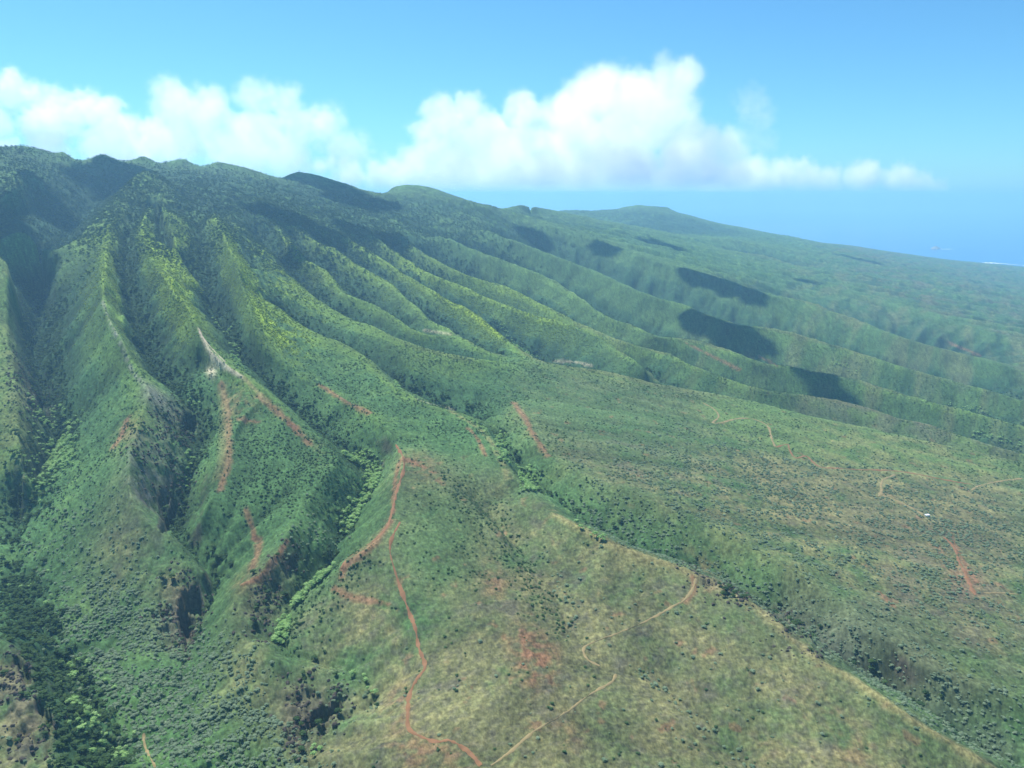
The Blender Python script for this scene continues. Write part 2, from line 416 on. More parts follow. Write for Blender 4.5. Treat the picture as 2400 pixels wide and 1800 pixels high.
# relief statistics of the bare ground
HB = blur(H, 14)
CREST = H - HB                                     # positive on crests, negative in gullies
apron = np.maximum.reduce([poly_mask([(860,980),(1060,1010),(1230,1130),(1500,1240),(1850,1470),(2212,1720),(2000,1900),(1100,1950),(820,1900),(830,1500),(880,1330),(750,1230),(850,1110)], 12),
                           poly_mask([(1150,800),(1400,840),(1640,865),(1960,925),(2212,1000),(2212,1500),(1900,1300),(1600,1160),(1250,1020),(1100,900)], 12)])
upper = sstep(560, 760, ZB) * (1 - apron)
rough = np.clip(0.25 + upper, 0, 1) * (1 - 0.8 * apron)

# --- erosion: small ribs and hollows on the flanks, rough canopy, tussocks
wx = GX + 60 * fbm(GX / 300, GY / 300, 3, 60); wy = GY + 60 * fbm(GX / 300, GY / 300, 3, 66)
far_amp = np.clip(RRg / 3500, 0.5, 1.6)
skym = np.zeros((NY, NX), np.float32)
for sk in (SKYLINE, FAR_SKY):
    th_, s_, c_ = rays(np.array([p[0] for p in sk]) * D2S, np.array([p[1] for p in sk]) * D2S)
    q_ = np.interp(TH, th_, np.log(np.array([p[2] for p in sk]) / c_), left=99, right=99)
    skym = np.maximum(skym, np.exp(-((RHO[:, None] - q_[None, :]) / .05) ** 2).astype(np.float32))
rough = rough * (1 - .85 * skym)
Z = Z + rough * far_amp * 16 * (ridged(wx / 420, wy / 420, 4, 11) - 0.55)
Z = Z + rough * 5 * (ridged(wx / 120, wy / 120, 3, 21) - 0.55)
Z = Z + 1.6 * fbm(GX / 45, GY / 45, 3, 31)

# rills: noise smeared along the fall line
def fall_lines(lam, steps, seed):
    Zs = blur(Z, 2)
    gi = np.gradient(Zs, axis=0) / (RR[:, None] * (RHO[1] - RHO[0])); gj = np.gradient(Zs, axis=1) / (RR[:, None] * (TH[1] - TH[0]))
    m = np.hypot(gi, gj) + 1e-6
    st = lam * .35
    di = (gi / m * st / (RR[:, None] * (RHO[1] - RHO[0]))).astype(np.float32); dj = (gj / m * st / (RR[:, None] * (TH[1] - TH[0]))).astype(np.float32)
    src = noise(GX / lam, GY / lam, seed)
    acc = src.copy(); 
    for sgn in (1, -1):
        i, j = np.mgrid[0:NY, 0:NX].astype(np.float32)
        for k in range(steps):
            a = np.clip(np.round(i), 0, NY - 1).astype(np.int32); b = np.clip(np.round(j), 0, NX - 1).astype(np.int32)
            i = np.clip(i + sgn * di[a, b], 0, NY - 1); j = np.clip(j + sgn * dj[a, b], 0, NX - 1)
            acc += src[np.round(i).astype(np.int32), np.round(j).astype(np.int32)]
    acc /= acc.std()
    return acc
RILL = fall_lines(22.0, 9, 401); RILL2 = fall_lines(70.0, 8, 411)
rill_amp = np.clip(.25 + .9 * sstep(-6, 10, -CREST + 6) , 0, 1) * (1 - .75 * apron) * (1 - .8 * skym)
Z = Z + rill_amp * (1.5 * RILL + 5.0 * np.clip(RRg / 2500, .45, 1.8) * RILL2)

# rocky, broken ground and cut cliffs
CLIFFS = [  # outline (2212 px view), drop in metres
    ([(385,1310),(405,1275),(440,1282),(438,1310),(418,1340),(405,1390),(393,1385),(392,1345)], 20, 2),
    ([(398,1100+240),(410,1330),(408,1392),(398,1392)], 10, 1),
    ([(388,912),(402,892),(425,895),(418,925),(400,930)], 26, 1),
    ([(345,1140),(365,1110),(380,1060),(388,1080),(372,1130),(352,1160)], 13, 1),
    ([(345,1085),(362,1050),(395,1035),(402,1040),(365,1070),(352,1110)], 12, 1),
    ([(655,1550),(690,1530),(735,1515),(730,1535),(700,1555),(665,1575)], 15, 1),
    ([(28,1400),(45,1425),(60,1440),(66,1470),(56,1480),(48,1455),(30,1430)], 13, 1),
    ([(75,1500),(92,1520),(116,1548),(122,1580),(110,1590),(98,1550),(78,1520)], 12, 1),
    ([(78,850),(92,870),(112,905),(104,915),(85,885)], 22, 1),
]
rocky = np.maximum.reduce([
    poly_mask([(345,1290),(400,1240),(440,1280),(430,1330),(405,1400),(350,1400),(350,1330)], 6),
    poly_mask([(330,1060),(400,1010),(430,900),(390,880),(300,960),(290,1030)], 6) * 0.7,
    poly_mask([(520,1330),(560,1270),(640,1170),(650,1230),(620,1300),(560,1350),(540,1370)], 6) * 0.8,
    poly_mask([(600,1480),(740,1480),(760,1530),(680,1590),(640,1620),(600,1560)], 6) * 0.8,
    poly_mask([(0,1400),(40,1410),(70,1480),(110,1560),(120,1640),(60,1640),(0,1560)], 6) * 0.8,
    poly_mask([(1480,1220),(1700,1330),(1800,1420),(1760,1420),(1600,1300),(1480,1250)], 6) * 0.5,
    poly_mask([(60,780),(90,860),(110,905),(80,920),(40,880)], 5) * 0.9])
lz = (Z + 3 * fbm(GX / 30, GY / 30, 2, 79)) / 8.5
Z = Z + np.clip(rocky * 1.2, 0, 1) * 8 * (sstep(.30, .62, lz - np.floor(lz)) - (lz - np.floor(lz)))
Z = Z + rocky * (13 * (ridged(wx / 34, wy / 34, 3, 71) - 0.6) - 5 * sstep(0.1, 0.5, fbm(GX / 18, GY / 18, 2, 75)))
for pts, drop, soft in CLIFFS:
    pm_ = poly_mask(pts, soft)
    Z = Z - drop * sstep(.25, .6, pm_ + .35 * fbm(GX / 9, GY / 9, 3, 77) * (pm_ > .02)) * (1 + .35 * fbm(GX / 6, GY / 6, 2, 78))

# ------------------------------------------------------------------ ground cover: what grows where (linear base colours)
def C(r, g, b): return np.array([r, g, b], np.float32)
PAL = dict(forest=C(.021,.054,.022), forest_light=C(.060,.130,.034), fern=C(.210,.300,.020), grass=C(.052,.112,.036), meadow=C(.086,.148,.040),
           olive=C(.128,.120,.055), straw=C(.200,.180,.075), scrub=C(.085,.080,.056), red=C(.190,.098,.054), pale=C(.460,.390,.270), rock=C(.082,.066,.050),
           grey=C(.215,.205,.175), heath=C(.066,.062,.052))
n_big = fbm(GX / 260, GY / 260, 4, 81); n_mid = fbm(GX / 60, GY / 60, 4, 91); n_fine = fbm(GX / 14, GY / 14, 3, 101); n_tiny = noise(GX / 4.5, GY / 4.5, 111)
A = np.empty((NY, NX, 3), np.float32); A[:] = PAL['grass']
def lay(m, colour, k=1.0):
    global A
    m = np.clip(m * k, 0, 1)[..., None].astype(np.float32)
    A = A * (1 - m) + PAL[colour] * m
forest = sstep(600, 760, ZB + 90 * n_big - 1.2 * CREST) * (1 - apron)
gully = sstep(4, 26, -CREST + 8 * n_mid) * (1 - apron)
lay(sstep(-.1, .5, n_mid), 'meadow', .5)
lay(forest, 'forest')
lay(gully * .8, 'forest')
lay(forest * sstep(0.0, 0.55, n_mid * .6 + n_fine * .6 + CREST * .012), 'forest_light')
# yellow-green fern along the mid-height crests
fern_zone = np.maximum.reduce([poly_mask([(220,500),(480,480),(660,520),(900,560),(1150,640),(1260,720),(1130,740),(900,660),(760,600),(640,640),(700,720),(560,700),(500,640),(400,660),(370,720),(310,640),(230,680),(200,600)], 14) * .75,
                               poly_mask([(330,590),(375,600),(400,660),(430,700),(410,715),(370,700),(340,640)], 6) * 1.4,
                               poly_mask([(500,560),(545,640),(600,690),(680,740),(660,770),(570,720),(525,650)], 6) * 1.3,
                               poly_mask([(930,625),(1000,650),(1100,720),(1150,760),(1080,740),(990,690),(930,650)], 5) * 1.3,
                               poly_mask([(1030,630),(1150,670),(1260,725),(1200,720),(1110,690)], 5) * 1.3])
fern = fern_zone * sstep(-.12, .26, n_mid * .6 + n_fine * .5 + np.clip(CREST, -15, 15) * .028)
lay(fern, 'fern', .9)
lay(sstep(1200, 1500, RRg) * sstep(3600, 2600, RRg) * (1 - apron) * sstep(1, 13, CREST + 7 * n_fine + 5 * n_mid) * .2, 'fern')  # fern tint also paints in the yellowish lit look of the crests
# dry and pale ground of the foreground slopes
lay(apron * sstep(-.55, .15, n_big * .6 + n_mid * .5), 'olive', .85)
OL = np.maximum.reduce([poly_mask([(280,1040),(345,1170),(400,1240),(440,1290),(350,1290),(340,1400),(300,1350),(210,1230),(200,1120)], 14),
                        poly_mask([(520,1260),(600,1180),(560,1300),(510,1360),(600,1440),(860,1470),(880,1560),(850,1800),(700,1800),(600,1560),(440,1560),(480,1420),(500,1320)], 14),
                        poly_mask([(760,1240),(880,1290),(880,1330),(900,1420),(860,1470),(700,1450),(620,1420),(640,1330),(690,1260)], 12),
                        poly_mask([(-40,1380),(60,1440),(130,1580),(120,1800),(-40,1800)], 10)])
lay(OL * sstep(-.5, .2, n_big * .4 + n_mid * .6), 'olive', .85)
lay((OL + apron) * sstep(.05, .45, n_mid * .5 + n_fine * .7), 'straw', .4)
lay(poly_mask([(-40,1390),(60,1440),(95,1520),(125,1590),(118,1800),(-40,1800)], 4) * sstep(-.4, .1, n_mid + n_fine * .6), 'straw', .55)
lay((OL + apron) * sstep(.15, .5, fbm(GX / 38, GY / 38, 4, 131)), 'scrub', .65)
lay((OL + apron) * sstep(.2, .6, fbm(GX / 50, GY / 50, 4, 141)), 'grass', .6)
lay((OL + apron) * sstep(.0, .3, fbm(GX / 9, GY / 9, 2, 143)), 'heath', .35)
lay(poly_mask([(1400,1000),(1560,950),(1900,1020),(2212,1060),(2212,1420),(1900,1320),(1650,1200),(1480,1110)], 20) * sstep(-.35, .35, n_mid * .6 + n_fine * .5), 'straw', .38)
# greener parts of the near slopes
lay(poly_mask([(880,1020),(1050,1080),(1060,1180),(980,1300),(900,1290),(860,1200),(850,1110)], 14) * sstep(-.4, .3, n_mid + .3), 'grass', .75)
lay(poly_mask([(500,880),(640,930),(740,990),(670,1070),(690,1120),(560,1180),(400,1250),(390,1150),(470,1100),(505,1000)], 10), 'grass', .8)
lay(poly_mask([(1110,800),(1500,870),(1560,960),(1400,1010),(1200,950),(1050,880)], 14), 'grass', .75)
lay(poly_mask([(860,880),(1000,900),(1060,990),(1090,1080),(960,990),(850,940)], 10), 'grass', .6)
lay(poly_mask([(1480,850),(1640,865),(1960,925),(2212,985),(2212,1050),(1900,1010),(1700,990),(1540,930)], 8), 'meadow', .8)
lay(poly_mask([(1700,930),(1960,930),(2212,1000),(2212,1080),(2050,1060),(1800,1010)], 12) * sstep(-.3, .4, n_mid), 'straw', .45)
lay(poly_mask([(1230,1125),(1500,1235),(1640,1300),(1600,1300),(1330,1205)], 3), 'straw', .7)
lay(line_mask([(960,880),(1040,930),(1080,990),(1100,1035)], 6) * sstep(-.4, .2, n_fine), 'straw', .6)
lay(line_mask([(1200,1111),(1270,1147),(1330,1180),(1400,1203),(1500,1240),(1600,1291),(1680,1350),(1760,1419),(1850,1470),(1950,1540),(2050,1600),(2150,1659)], 8) * sstep(-.9, .0, n_fine), 'straw', .85)
lay(poly_mask([(1540,1190),(1700,1270),(1830,1370),(2000,1450),(2212,1530),(2212,1500),(2050,1430),(1850,1340),(1700,1240)], 6), 'straw', .55)
lay(poly_mask([(1480,1220),(1700,1290),(1950,1440),(2212,1560),(2212,1659),(2100,1600),(1850,1450),(1640,1310)], 10) * sstep(-.6, .2, n_mid + n_big), 'heath', .8)
lay(poly_mask([(1850,1150),(2212,1200),(2212,1500),(2000,1420),(1800,1280)], 24) * sstep(-.3, .4, n_big + n_mid * .6), 'heath', .75)
lay(poly_mask([(1640,870),(1800,905),(2212,990),(2212,960),(1950,905),(1750,860)], 6) * sstep(-.5, .2, n_mid), 'heath', .7)
lay(poly_mask([(1250,930),(1500,940),(1560,1000),(1450,1080),(1300,1060)], 16) * sstep(-.1, .5, n_mid), 'scrub', .6)
lay(poly_mask([(0,560),(40,640),(60,740),(45,860),(60,1010),(0,1050)], 6) * sstep(-.4, .2, n_mid), 'olive', .6)
lay(sstep(.06, .45, n_big + .5 * n_mid) * sstep(3000, 4500, RRg) * sstep(480, 300, ZB), 'olive', .5)
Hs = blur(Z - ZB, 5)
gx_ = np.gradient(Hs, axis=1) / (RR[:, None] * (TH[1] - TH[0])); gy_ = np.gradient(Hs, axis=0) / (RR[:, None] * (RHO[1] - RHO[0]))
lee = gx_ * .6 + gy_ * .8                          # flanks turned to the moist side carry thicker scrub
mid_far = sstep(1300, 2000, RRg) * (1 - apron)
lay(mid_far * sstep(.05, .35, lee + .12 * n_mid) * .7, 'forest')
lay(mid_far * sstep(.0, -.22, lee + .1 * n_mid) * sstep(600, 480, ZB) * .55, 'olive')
lay(sstep(1800, 2600, RRg) * sstep(430, 330, ZB) * sstep(-.2, .35, n_big * .7 + n_mid * .5 - lee) * .5, 'heath')
lay(sstep(1800, 2600, RRg) * sstep(.1, .5, fbm(GX / 420, GY / 160, 4, 161) + .3 * n_mid) * .25, 'meadow')
CR2 = (H - blur(H, 24)) / RRg
lay(mid_far * sstep(.0006, .0045, -CR2 + .001 * n_mid) * .75, 'forest')
lay(mid_far * sstep(2000, 2700, RRg) * sstep(.0004, .004, CR2 + .002 * n_mid) * .3, 'meadow')
lay(mid_far * sstep(520, 380, ZB) * sstep(-.1, .35, fbm((GX * .5 + GY * .87) / 520, (GX * .87 - GY * .5) / 90, 4, 171)) * .4, 'olive')
lay(mid_far * sstep(560, 420, ZB) * sstep(.05, .4, fbm((GX * .5 + GY * .87) / 620, (GX * .87 - GY * .5) / 80, 4, 181)) * .7, 'forest')
# dark valley floors
lay(poly_mask([(0,1230),(60,1250),(120,1330),(150,1430),(250,1560),(300,1659),(120,1659),(120,1580),(70,1440),(0,1370)], 6), 'forest', .9)
# bare rock
Zs_ = blur(Z, 1)
STEEP = np.hypot(np.gradient(Zs_, axis=0) / (RR[:, None] * (RHO[1] - RHO[0])), np.gradient(Zs_, axis=1) / (RR[:, None] * (TH[1] - TH[0])))
lay(sstep(1.25, 1.9, STEEP + .5 * n_fine + .4 * n_mid) * sstep(1700, 1200, RRg) * (1 - .8 * apron), 'rock', .7)
lay(rocky * sstep(-.6, .1, n_fine + n_mid * .4), 'rock', .85)
lay(poly_mask([(280,960),(320,960),(390,1020),(370,1090),(300,1090),(275,1040)], 6) * sstep(-.25, .45, n_fine * .8 + n_mid * .6), 'grey', .6)
lay(poly_mask([(312,828),(330,838),(365,865),(400,905),(330,890),(315,850)], 4), 'grey', .9)
lay(line_mask([(222,650),(240,700),(262,745),(285,800),(310,830)], 3.5) * sstep(-.4, .2, n_fine), 'grey', .6)
# red earth
def red_lines(width, k, *lines):
    for L in lines: m_ = line_mask(L, width); lay(m_ * sstep(-.2, .3, n_fine * .75 + n_mid * .7 + (m_ - .4) * .8), 'red', k)
red_lines(8, .75, [(478,828),(490,880),(494,960),(492,1000),(475,1060)], [(560,855),(600,890),(640,925)], [(625,915),(670,960)], [(548,1160),(560,1175),(545,1230)],
          [(275,905),(262,940),(245,965)], [(870,990),(905,1005),(935,1020)], [(690,830),(745,865),(800,892)], [(845,1125),(800,1180),(745,1222)],
          [(1110,870),(1135,905),(1150,935),(1185,985)])
red_lines(3.5, .9, [(622,1168),(590,1215),(560,1248),(520,1262)])
red_lines(5, .7, [(862,1000),(852,1050),(848,1110)], [(530,1100),(545,1140),(550,1165)], [(515,905),(560,912)], [(1495,1245),(1500,1270),(1480,1300)], [(720,1270),(760,1290),(840,1305)],
          [(740,1220),(738,1250)], [(1480,560+180),(1540,770),(1600,800)], [(1640,770),(1680,790)], [(2050,1150),(2080,1210),(2110,1260)], [(2050,740),(2120,770)], [(1900,1280),(1930,1310)], [(1010,925),(1030,945),(1050,985)])
for P_, k in (([(1110,1360),(1180,1370),(1210,1420),(1190,1480),(1140,1490),(1110,1420)], .9), ([(1040,1220),(1080,1230),(1100,1290),(1060,1290)], .8), ([(870,985),(925,1000),(940,1025),(880,1010)], 1),
              ([(1090,1385),(1140,1360),(1200,1400),(1150,1400)], .9), ([(870,1600),(960,1600),(1040,1659),(880,1659)], .8), ([(1180,1540),(1220,1560),(1270,1640),(1230,1610)], .8), ([(1840,1600),(1900,1620),(1860,1659),(1800,1650)], .6),
              ([(500,1250),(560,1240),(540,1275),(515,1275)], .8), ([(480,840),(545,850),(560,890),(500,900)], .6), ([(340,1250),(420,1230),(430,1270),(360,1290)], .4), ([(250,930),(300,895),(300,950),(265,980)], .55),
              ([(2010,1170),(2100,1230),(2140,1290),(2060,1270)], .45), ([(1460,1180),(1560,1220),(1520,1240)], .5), ([(780,1290),(850,1300),(820,1320)], .5), ([(840,1490),(880,1480),(880,1560),(850,1600)], .6),
              ([(1690,1480),(1760,1500),(1900,1600),(1820,1580)], .4), ([(1580,1600),(1700,1610),(1650,1650)], .4), ([(660,970),(720,975),(700,1000)], .7)):
    lay(poly_mask(P_, 5) * sstep(-.3, .2, n_fine * .8 + n_mid * .5), 'red', k)
lay(sstep(.34, .5, fbm(GX / 30, GY / 30, 4, 151)) * apron, 'red', .5)
# bare pale paths on the crests
lay(line_mask([(430,710),(440,735),(465,772),(500,800),(525,815)], 2.2), 'pale', .8)
lay(line_mask([(525,815),(560,850),(580,872)], 3), 'straw', .8)
lay(poly_mask([(444,796),(460,794),(468,808),(462,815),(450,808)], 1), 'pale', .9)
lay(line_mask([(480,840),(486,880),(484,930),(482,980),(470,1030)], 9) * .6, 'straw', .8)
lay(line_mask([(900,862),(930,872),(985,885)], 1.5), 'pale', .45)
lay(line_mask([(915,714),(950,718),(975,722)], 1.6), 'pale', .4)
lay(line_mask([(1195,780),(1240,782),(1280,790)], 1.6), 'pale', .4)
n_pix = rng.random((NY, NX)).astype(np.float32) - .5
A = A * (1 + (0.2 * n_fine + 0.3 * n_tiny + 0.22 * n_mid + .06 * RILL + .10 * RILL2 + .45 * n_pix)[..., None]).astype(np.float32)
A = np.clip(A, .008, .6)

# canopy and tussock relief
Z = Z + (1 - .75 * skym) * forest * (3.2 * noise(GX / 13, GY / 13, 201) + 2.2 * noise(GX / 7, GY / 7, 203)) * np.clip(RRg / 2000, .5, 1.5)
Z = Z + (1 - forest) * (0.7 * noise(GX / 6.5, GY / 6.5, 205) + .35 * noise(GX / 3.2, GY / 3.2, 207) * sstep(2500, 1200, RRg))
far_wood = sstep(2600, 4200, RRg) * (1 - .5 * apron)
Z = Z + (1 - .75 * skym) * far_wood * RRg / 1000 * (1.0 * noise(GX / 18, GY / 18, 209) + .6 * noise(GX / 36, GY / 36, 211))

# ------------------------------------------------------------------ materials
def mat(name, rough=0.9):
    m = bpy.data.materials.new(name); m.use_nodes = True
    b = m.node_tree.nodes['Principled BSDF']
    b.inputs['Roughness'].default_value = rough
    b.inputs['Specular IOR Level'].default_value = 0.12
    return m, m.node_tree.nodes, m.node_tree.links, b

def plain(name, rgb, rough=.85, var=.25, scale=.4):
    m, n, l, b = mat(name, rough)
    tc = n.new('ShaderNodeTexCoord'); no = n.new('ShaderNodeTexNoise'); no.inputs['Scale'].default_value = scale; no.inputs['Detail'].default_value = 4
    l.new(tc.outputs['Object'], no.inputs['Vector'])
    mx = n.new('ShaderNodeMix'); mx.data_type = 'RGBA'
    mx.inputs['A'].default_value = (*[c * (1 - var) for c in rgb], 1); mx.inputs['B'].default_value = (*[min(1, c * (1 + var)) for c in rgb], 1)
    l.new(no.outputs[0], mx.inputs['Factor']); l.new(mx.outputs['Result'], b.inputs['Base Color'])
    return m

def leafy(name, dark, light, scale=.5):
    """foliage: colour varies from one plant to the next and within the crown"""
    m, n, l, b = mat(name, .8)
    oi = n.new('ShaderNodeObjectInfo'); geo = n.new('ShaderNodeNewGeometry')
    no = n.new('ShaderNodeTexNoise'); no.inputs['Scale'].default_value = scale; no.inputs['Detail'].default_value = 3
    l.new(geo.outputs['Position'], no.inputs['Vector'])
    ad = n.new('ShaderNodeMath'); ad.operation = 'MULTIPLY_ADD'; ad.inputs[1].default_value = .55
    l.new(oi.outputs['Random'], ad.inputs[0])
    ml = n.new('ShaderNodeMath'); ml.operation = 'MULTIPLY'; ml.inputs[1].default_value = .55
    l.new(no.outputs[0], ml.inputs[0]); l.new(ml.outputs[0], ad.inputs[2])
    mx = n.new('ShaderNodeMix'); mx.data_type = 'RGBA'
    mx.inputs['A'].default_value = (*dark, 1); mx.inputs['B'].default_value = (*light, 1)
    l.new(ad.outputs[0], mx.inputs['Factor']); l.new(mx.outputs['Result'], b.inputs['Base Color'])
    tr = n.new('ShaderNodeBsdfTranslucent'); l.new(mx.outputs['Result'], tr.inputs['Color'])
    ms = n.new('ShaderNodeMixShader'); ms.inputs[0].default_value = .5
    l.new(b.outputs[0], ms.inputs[1]); l.new(tr.outputs[0], ms.inputs[2]); l.new(ms.outputs[0], n['Material Output'].inputs['Surface'])
    return m

M_GROUND, n, l, b = mat('ground_cover', .95)
at = n.new('ShaderNodeAttribute'); at.attribute_name = 'cover'
geo = n.new('ShaderNodeNewGeometry')
n1 = n.new('ShaderNodeTexNoise'); n1.inputs['Scale'].default_value = .22; n1.inputs['Detail'].default_value = 6; n1.inputs['Roughness'].default_value = .65
l.new(geo.outputs['Position'], n1.inputs['Vector'])
mr = n.new('ShaderNodeMapRange'); mr.inputs['From Min'].default_value = .3; mr.inputs['From Max'].default_value = .7; mr.inputs['To Min'].default_value = .5; mr.inputs['To Max'].default_value = 1.5
l.new(n1.outputs[0], mr.inputs['Value'])
vm = n.new('ShaderNodeVectorMath'); vm.operation = 'SCALE'
l.new(at.outputs['Color'], vm.inputs[0]); l.new(mr.outputs[0], vm.inputs['Scale'])
l.new(vm.outputs[0], b.inputs['Base Color'])
bp = n.new('ShaderNodeBump'); bp.inputs['Strength'].default_value = .6; bp.inputs['Distance'].default_value = 1.2
l.new(n1.outputs[0], bp.inputs['Height']); l.new(bp.outputs[0], b.inputs['Normal'])

# ------------------------------------------------------------------ terrain sheet
def link(name, me, label=None, cat=None, group=None, kind=None, parent=None):
    o = bpy.data.objects.new(name, me); COL.objects.link(o)
    for k, v in (('label', label), ('category', cat), ('group', group), ('kind', kind)):
        if v: o[k] = v
    if parent: o.parent = parent
    return o

def grid_mesh(name, X, Y, Zg):
    ny, nx = X.shape
    me = bpy.data.meshes.new(name)
    me.vertices.add(nx * ny)
    me.vertices.foreach_set('co', np.stack([X, Y, Zg], -1).astype(np.float32).ravel())
    idx = np.arange(nx * ny).reshape(ny, nx)
    q = np.stack([idx[:-1, :-1], idx[:-1, 1:], idx[1:, 1:], idx[1:, :-1]], -1)
    q = q[..., ::-1].reshape(-1, 4)
    me.loops.add(q.size); me.loops.foreach_set('vertex_index', q.ravel().astype(np.int32))
    me.polygons.add(len(q)); me.polygons.foreach_set('loop_start', (np.arange(len(q)) * 4).astype(np.int32))
    me.polygons.foreach_set('use_smooth', np.ones(len(q), bool))
    me.update(calc_edges=True)
    return me
me = grid_mesh('terrain', GX, GY, Z)
ca = me.color_attributes.new('cover', 'FLOAT_COLOR', 'POINT')
ca.data.foreach_set('color', np.concatenate([A, np.ones((NY, NX, 1), np.float32)], -1).ravel())
me.materials.append(M_GROUND)
if me.polygons[0].normal.z < 0: me.flip_normals()
terrain = link('terrain', me, 'green volcanic mountainside of ribs and gullies falling to the sea', None, None, 'structure')

# ------------------------------------------------------------------ sea
M_SEA, n, l, b = mat('sea_water', .18)
b.inputs['Base Color'].default_value = (.010, .095, .26, 1)
b.inputs['Specular IOR Level'].default_value = .4
geo = n.new('ShaderNodeNewGeometry'); n1 = n.new('ShaderNodeTexNoise'); n1.inputs['Scale'].default_value = .02; n1.inputs['Detail'].default_value = 5
l.new(geo.outputs['Position'], n1.inputs['Vector'])
bp = n.new('ShaderNodeBump'); bp.inputs['Strength'].default_value = .35; bp.inputs['Distance'].default_value = 8
l.new(n1.outputs[0], bp.inputs['Height']); l.new(bp.outputs[0], b.inputs['Normal'])
SEA_R = 62000.0
th = np.linspace(0, 2 * math.pi, 97)[None, :]; rr = np.array([2000, 8000, 16000, 32000, SEA_R])[:, None]
me = grid_mesh('sea', rr * np.sin(th), rr * np.cos(th), np.zeros((5, 97)))
if me.polygons[0].normal.z < 0: me.flip_normals()
me.materials.append(M_SEA)
link('sea', me, 'blue ocean meeting the pale horizon', None, None, 'structure')

# ------------------------------------------------------------------ haze
HZ = 63500.0
HTOP = float(Z.max()) + 15.0
HB_ = float(Z.min()) - 2.0
hv = [(-HZ,-HZ,HB_),(HZ,-HZ,HB_),(HZ,HZ,HB_),(-HZ,HZ,HB_),(-HZ,-HZ,HTOP),(HZ,-HZ,HTOP),(HZ,HZ,HTOP),(-HZ,HZ,HTOP)]
hf = [(0,3,2,1),(4,5,6,7),(0,1,5,4),(1,2,6,5),(2,3,7,6),(3,0,4,7)]
me = bpy.data.meshes.new('haze'); me.from_pydata(hv, [], hf); me.update()
mh = bpy.data.materials.new('haze_air'); mh.use_nodes = True
nt = mh.node_tree; nt.nodes.clear()
pv = nt.nodes.new('ShaderNodeVolumePrincipled'); out = nt.nodes.new('ShaderNodeOutputMaterial')
pv.inputs['Color'].default_value = (.36, .71, 1.0, 1)
pv.inputs['Density'].default_value = 6.4e-5
pv.inputs['Anisotropy'].default_value = 0.2
nt.links.new(pv.outputs[0], out.inputs['Volume'])
me.materials.append(mh)
link('haze', me, None, None, None, 'stuff')

# ------------------------------------------------------------------ dirt tracks: ribbons of earth draped on the ground
def height(i, j):
    i = np.clip(i, 0, NY - 1.001); j = np.clip(j, 0, NX - 1.001)
    a = i.astype(int); b_ = j.astype(int); fi = i - a; fj = j - b_
    return (Z[a, b_] * (1 - fi) * (1 - fj) + Z[a + 1, b_] * fi * (1 - fj) + Z[a, b_ + 1] * (1 - fi) * fj + Z[a + 1, b_ + 1] * fi * fj)
def height_xy(x, y):
    i, j = grid_ij(x, y); return height(i, j)
TRACK = np.zeros((NY, NX), np.float32)
def track(pts, width, material, label, scale=1.0, name='dirt_track'):
    global TRACK
    TRACK = np.maximum(TRACK, line_mask(pts, width * .7 + 1.0, scale))
    P = spline(np.array(pts, float), 10)
    i, j = ground_xy(P, scale)
    r = np.exp(RHO[0] + i * (RHO[1] - RHO[0])); t = TH[0] + j * (TH[1] - TH[0])
    x, y = r * np.sin(t), r * np.cos(t)
    d = np.hypot(np.diff(x), np.diff(y)); ok = np.concatenate([[True], d < 60]); x, y = x[ok], y[ok]
    w = np.ones(5) / 5
    x = np.convolve(np.pad(x, 2, mode='edge'), w, 'valid'); y = np.convolve(np.pad(y, 2, mode='edge'), w, 'valid')
    L = np.concatenate([[0], np.cumsum(np.hypot(np.diff(x), np.diff(y)))])
    n = int(L[-1] / 2.2) + 2
    q = np.linspace(0, L[-1], n); x = np.interp(q, L, x); y = np.interp(q, L, y)
    tx, ty = np.gradient(x), np.gradient(y); m = np.hypot(tx, ty) + 1e-9; nx_, ny_ = -ty / m, tx / m
    hw = width * .5 * np.clip(.9 + .7 * noise(q / 11, q * 0 + width, 7) + .4 * noise(q / 4, q * 0, 9) + .6 * noise(q / 40, q * 0, 12), .12, 1.7)
    of = np.array([-1, -.5, 0, .5, 1])
    X = x[:, None] + nx_[:, None] * hw[:, None] * of; Y = y[:, None] + ny_[:, None] * hw[:, None] * of
    Zt = height_xy(X.ravel(), Y.ravel()).reshape(X.shape) + np.array([.10, .45, .5, .45, .10])
    me = grid_mesh(name, X, Y, Zt)
    if sum(p.normal.z for p in me.polygons) < 0: me.flip_normals()
    me.materials.append(material)
    return link(name, me, label, None, None, 'structure')
M_RED = plain('red_dirt', (.205, .108, .055), .95, .35, .12)
M_TAN = plain('tan_dirt', (.235, .185, .090), .95, .3, .12)
M_PALE = plain('pale_dirt', (.400, .330, .230), .95, .25, .12)
Z6 = lambda pts, ox=1600, oy=600: [(ox + a * .3617, oy + b_ * .3617) for a, b_ in pts]
track([(939,1222),(918,1262),(914,1290),(919,1316),(937,1374),(959,1435),(974,1475),(981,1518),(997,1562),(977,1591),(959,1630),(956,1670),(957,1706),(981,1724),(1024,1739),(1053,1735),(1097,1761),(1129,1797)], 3.6, M_RED, 'winding red dirt track down the dry apron')
track([(927,1041),(940,1062),(947,1080),(945,1106),(930,1150),(921,1190),(908,1232),(887,1258),(847,1287),(811,1312),(800,1334)], 3.8, M_RED, 'red path along the rim above the gully of pale trees')
track(Z6([(2170,600),(1950,720),(1750,800),(1620,850),(1575,880),(1570,910),(1600,960),(1680,1000)], 800, 1200)[::-1] + [(1600,1410),(1622,1384),(1632,1355)], 2.6, M_TAN, 'tan zigzag track crossing the olive slope')
track(Z6([(1780,1050),(1765,1085),(1740,1110),(1600,1190),(1440,1310),(1250,1420),(1100,1550),(960,1650)], 800, 1200), 2.6, M_TAN, 'straight tan track running down to the bottom edge')
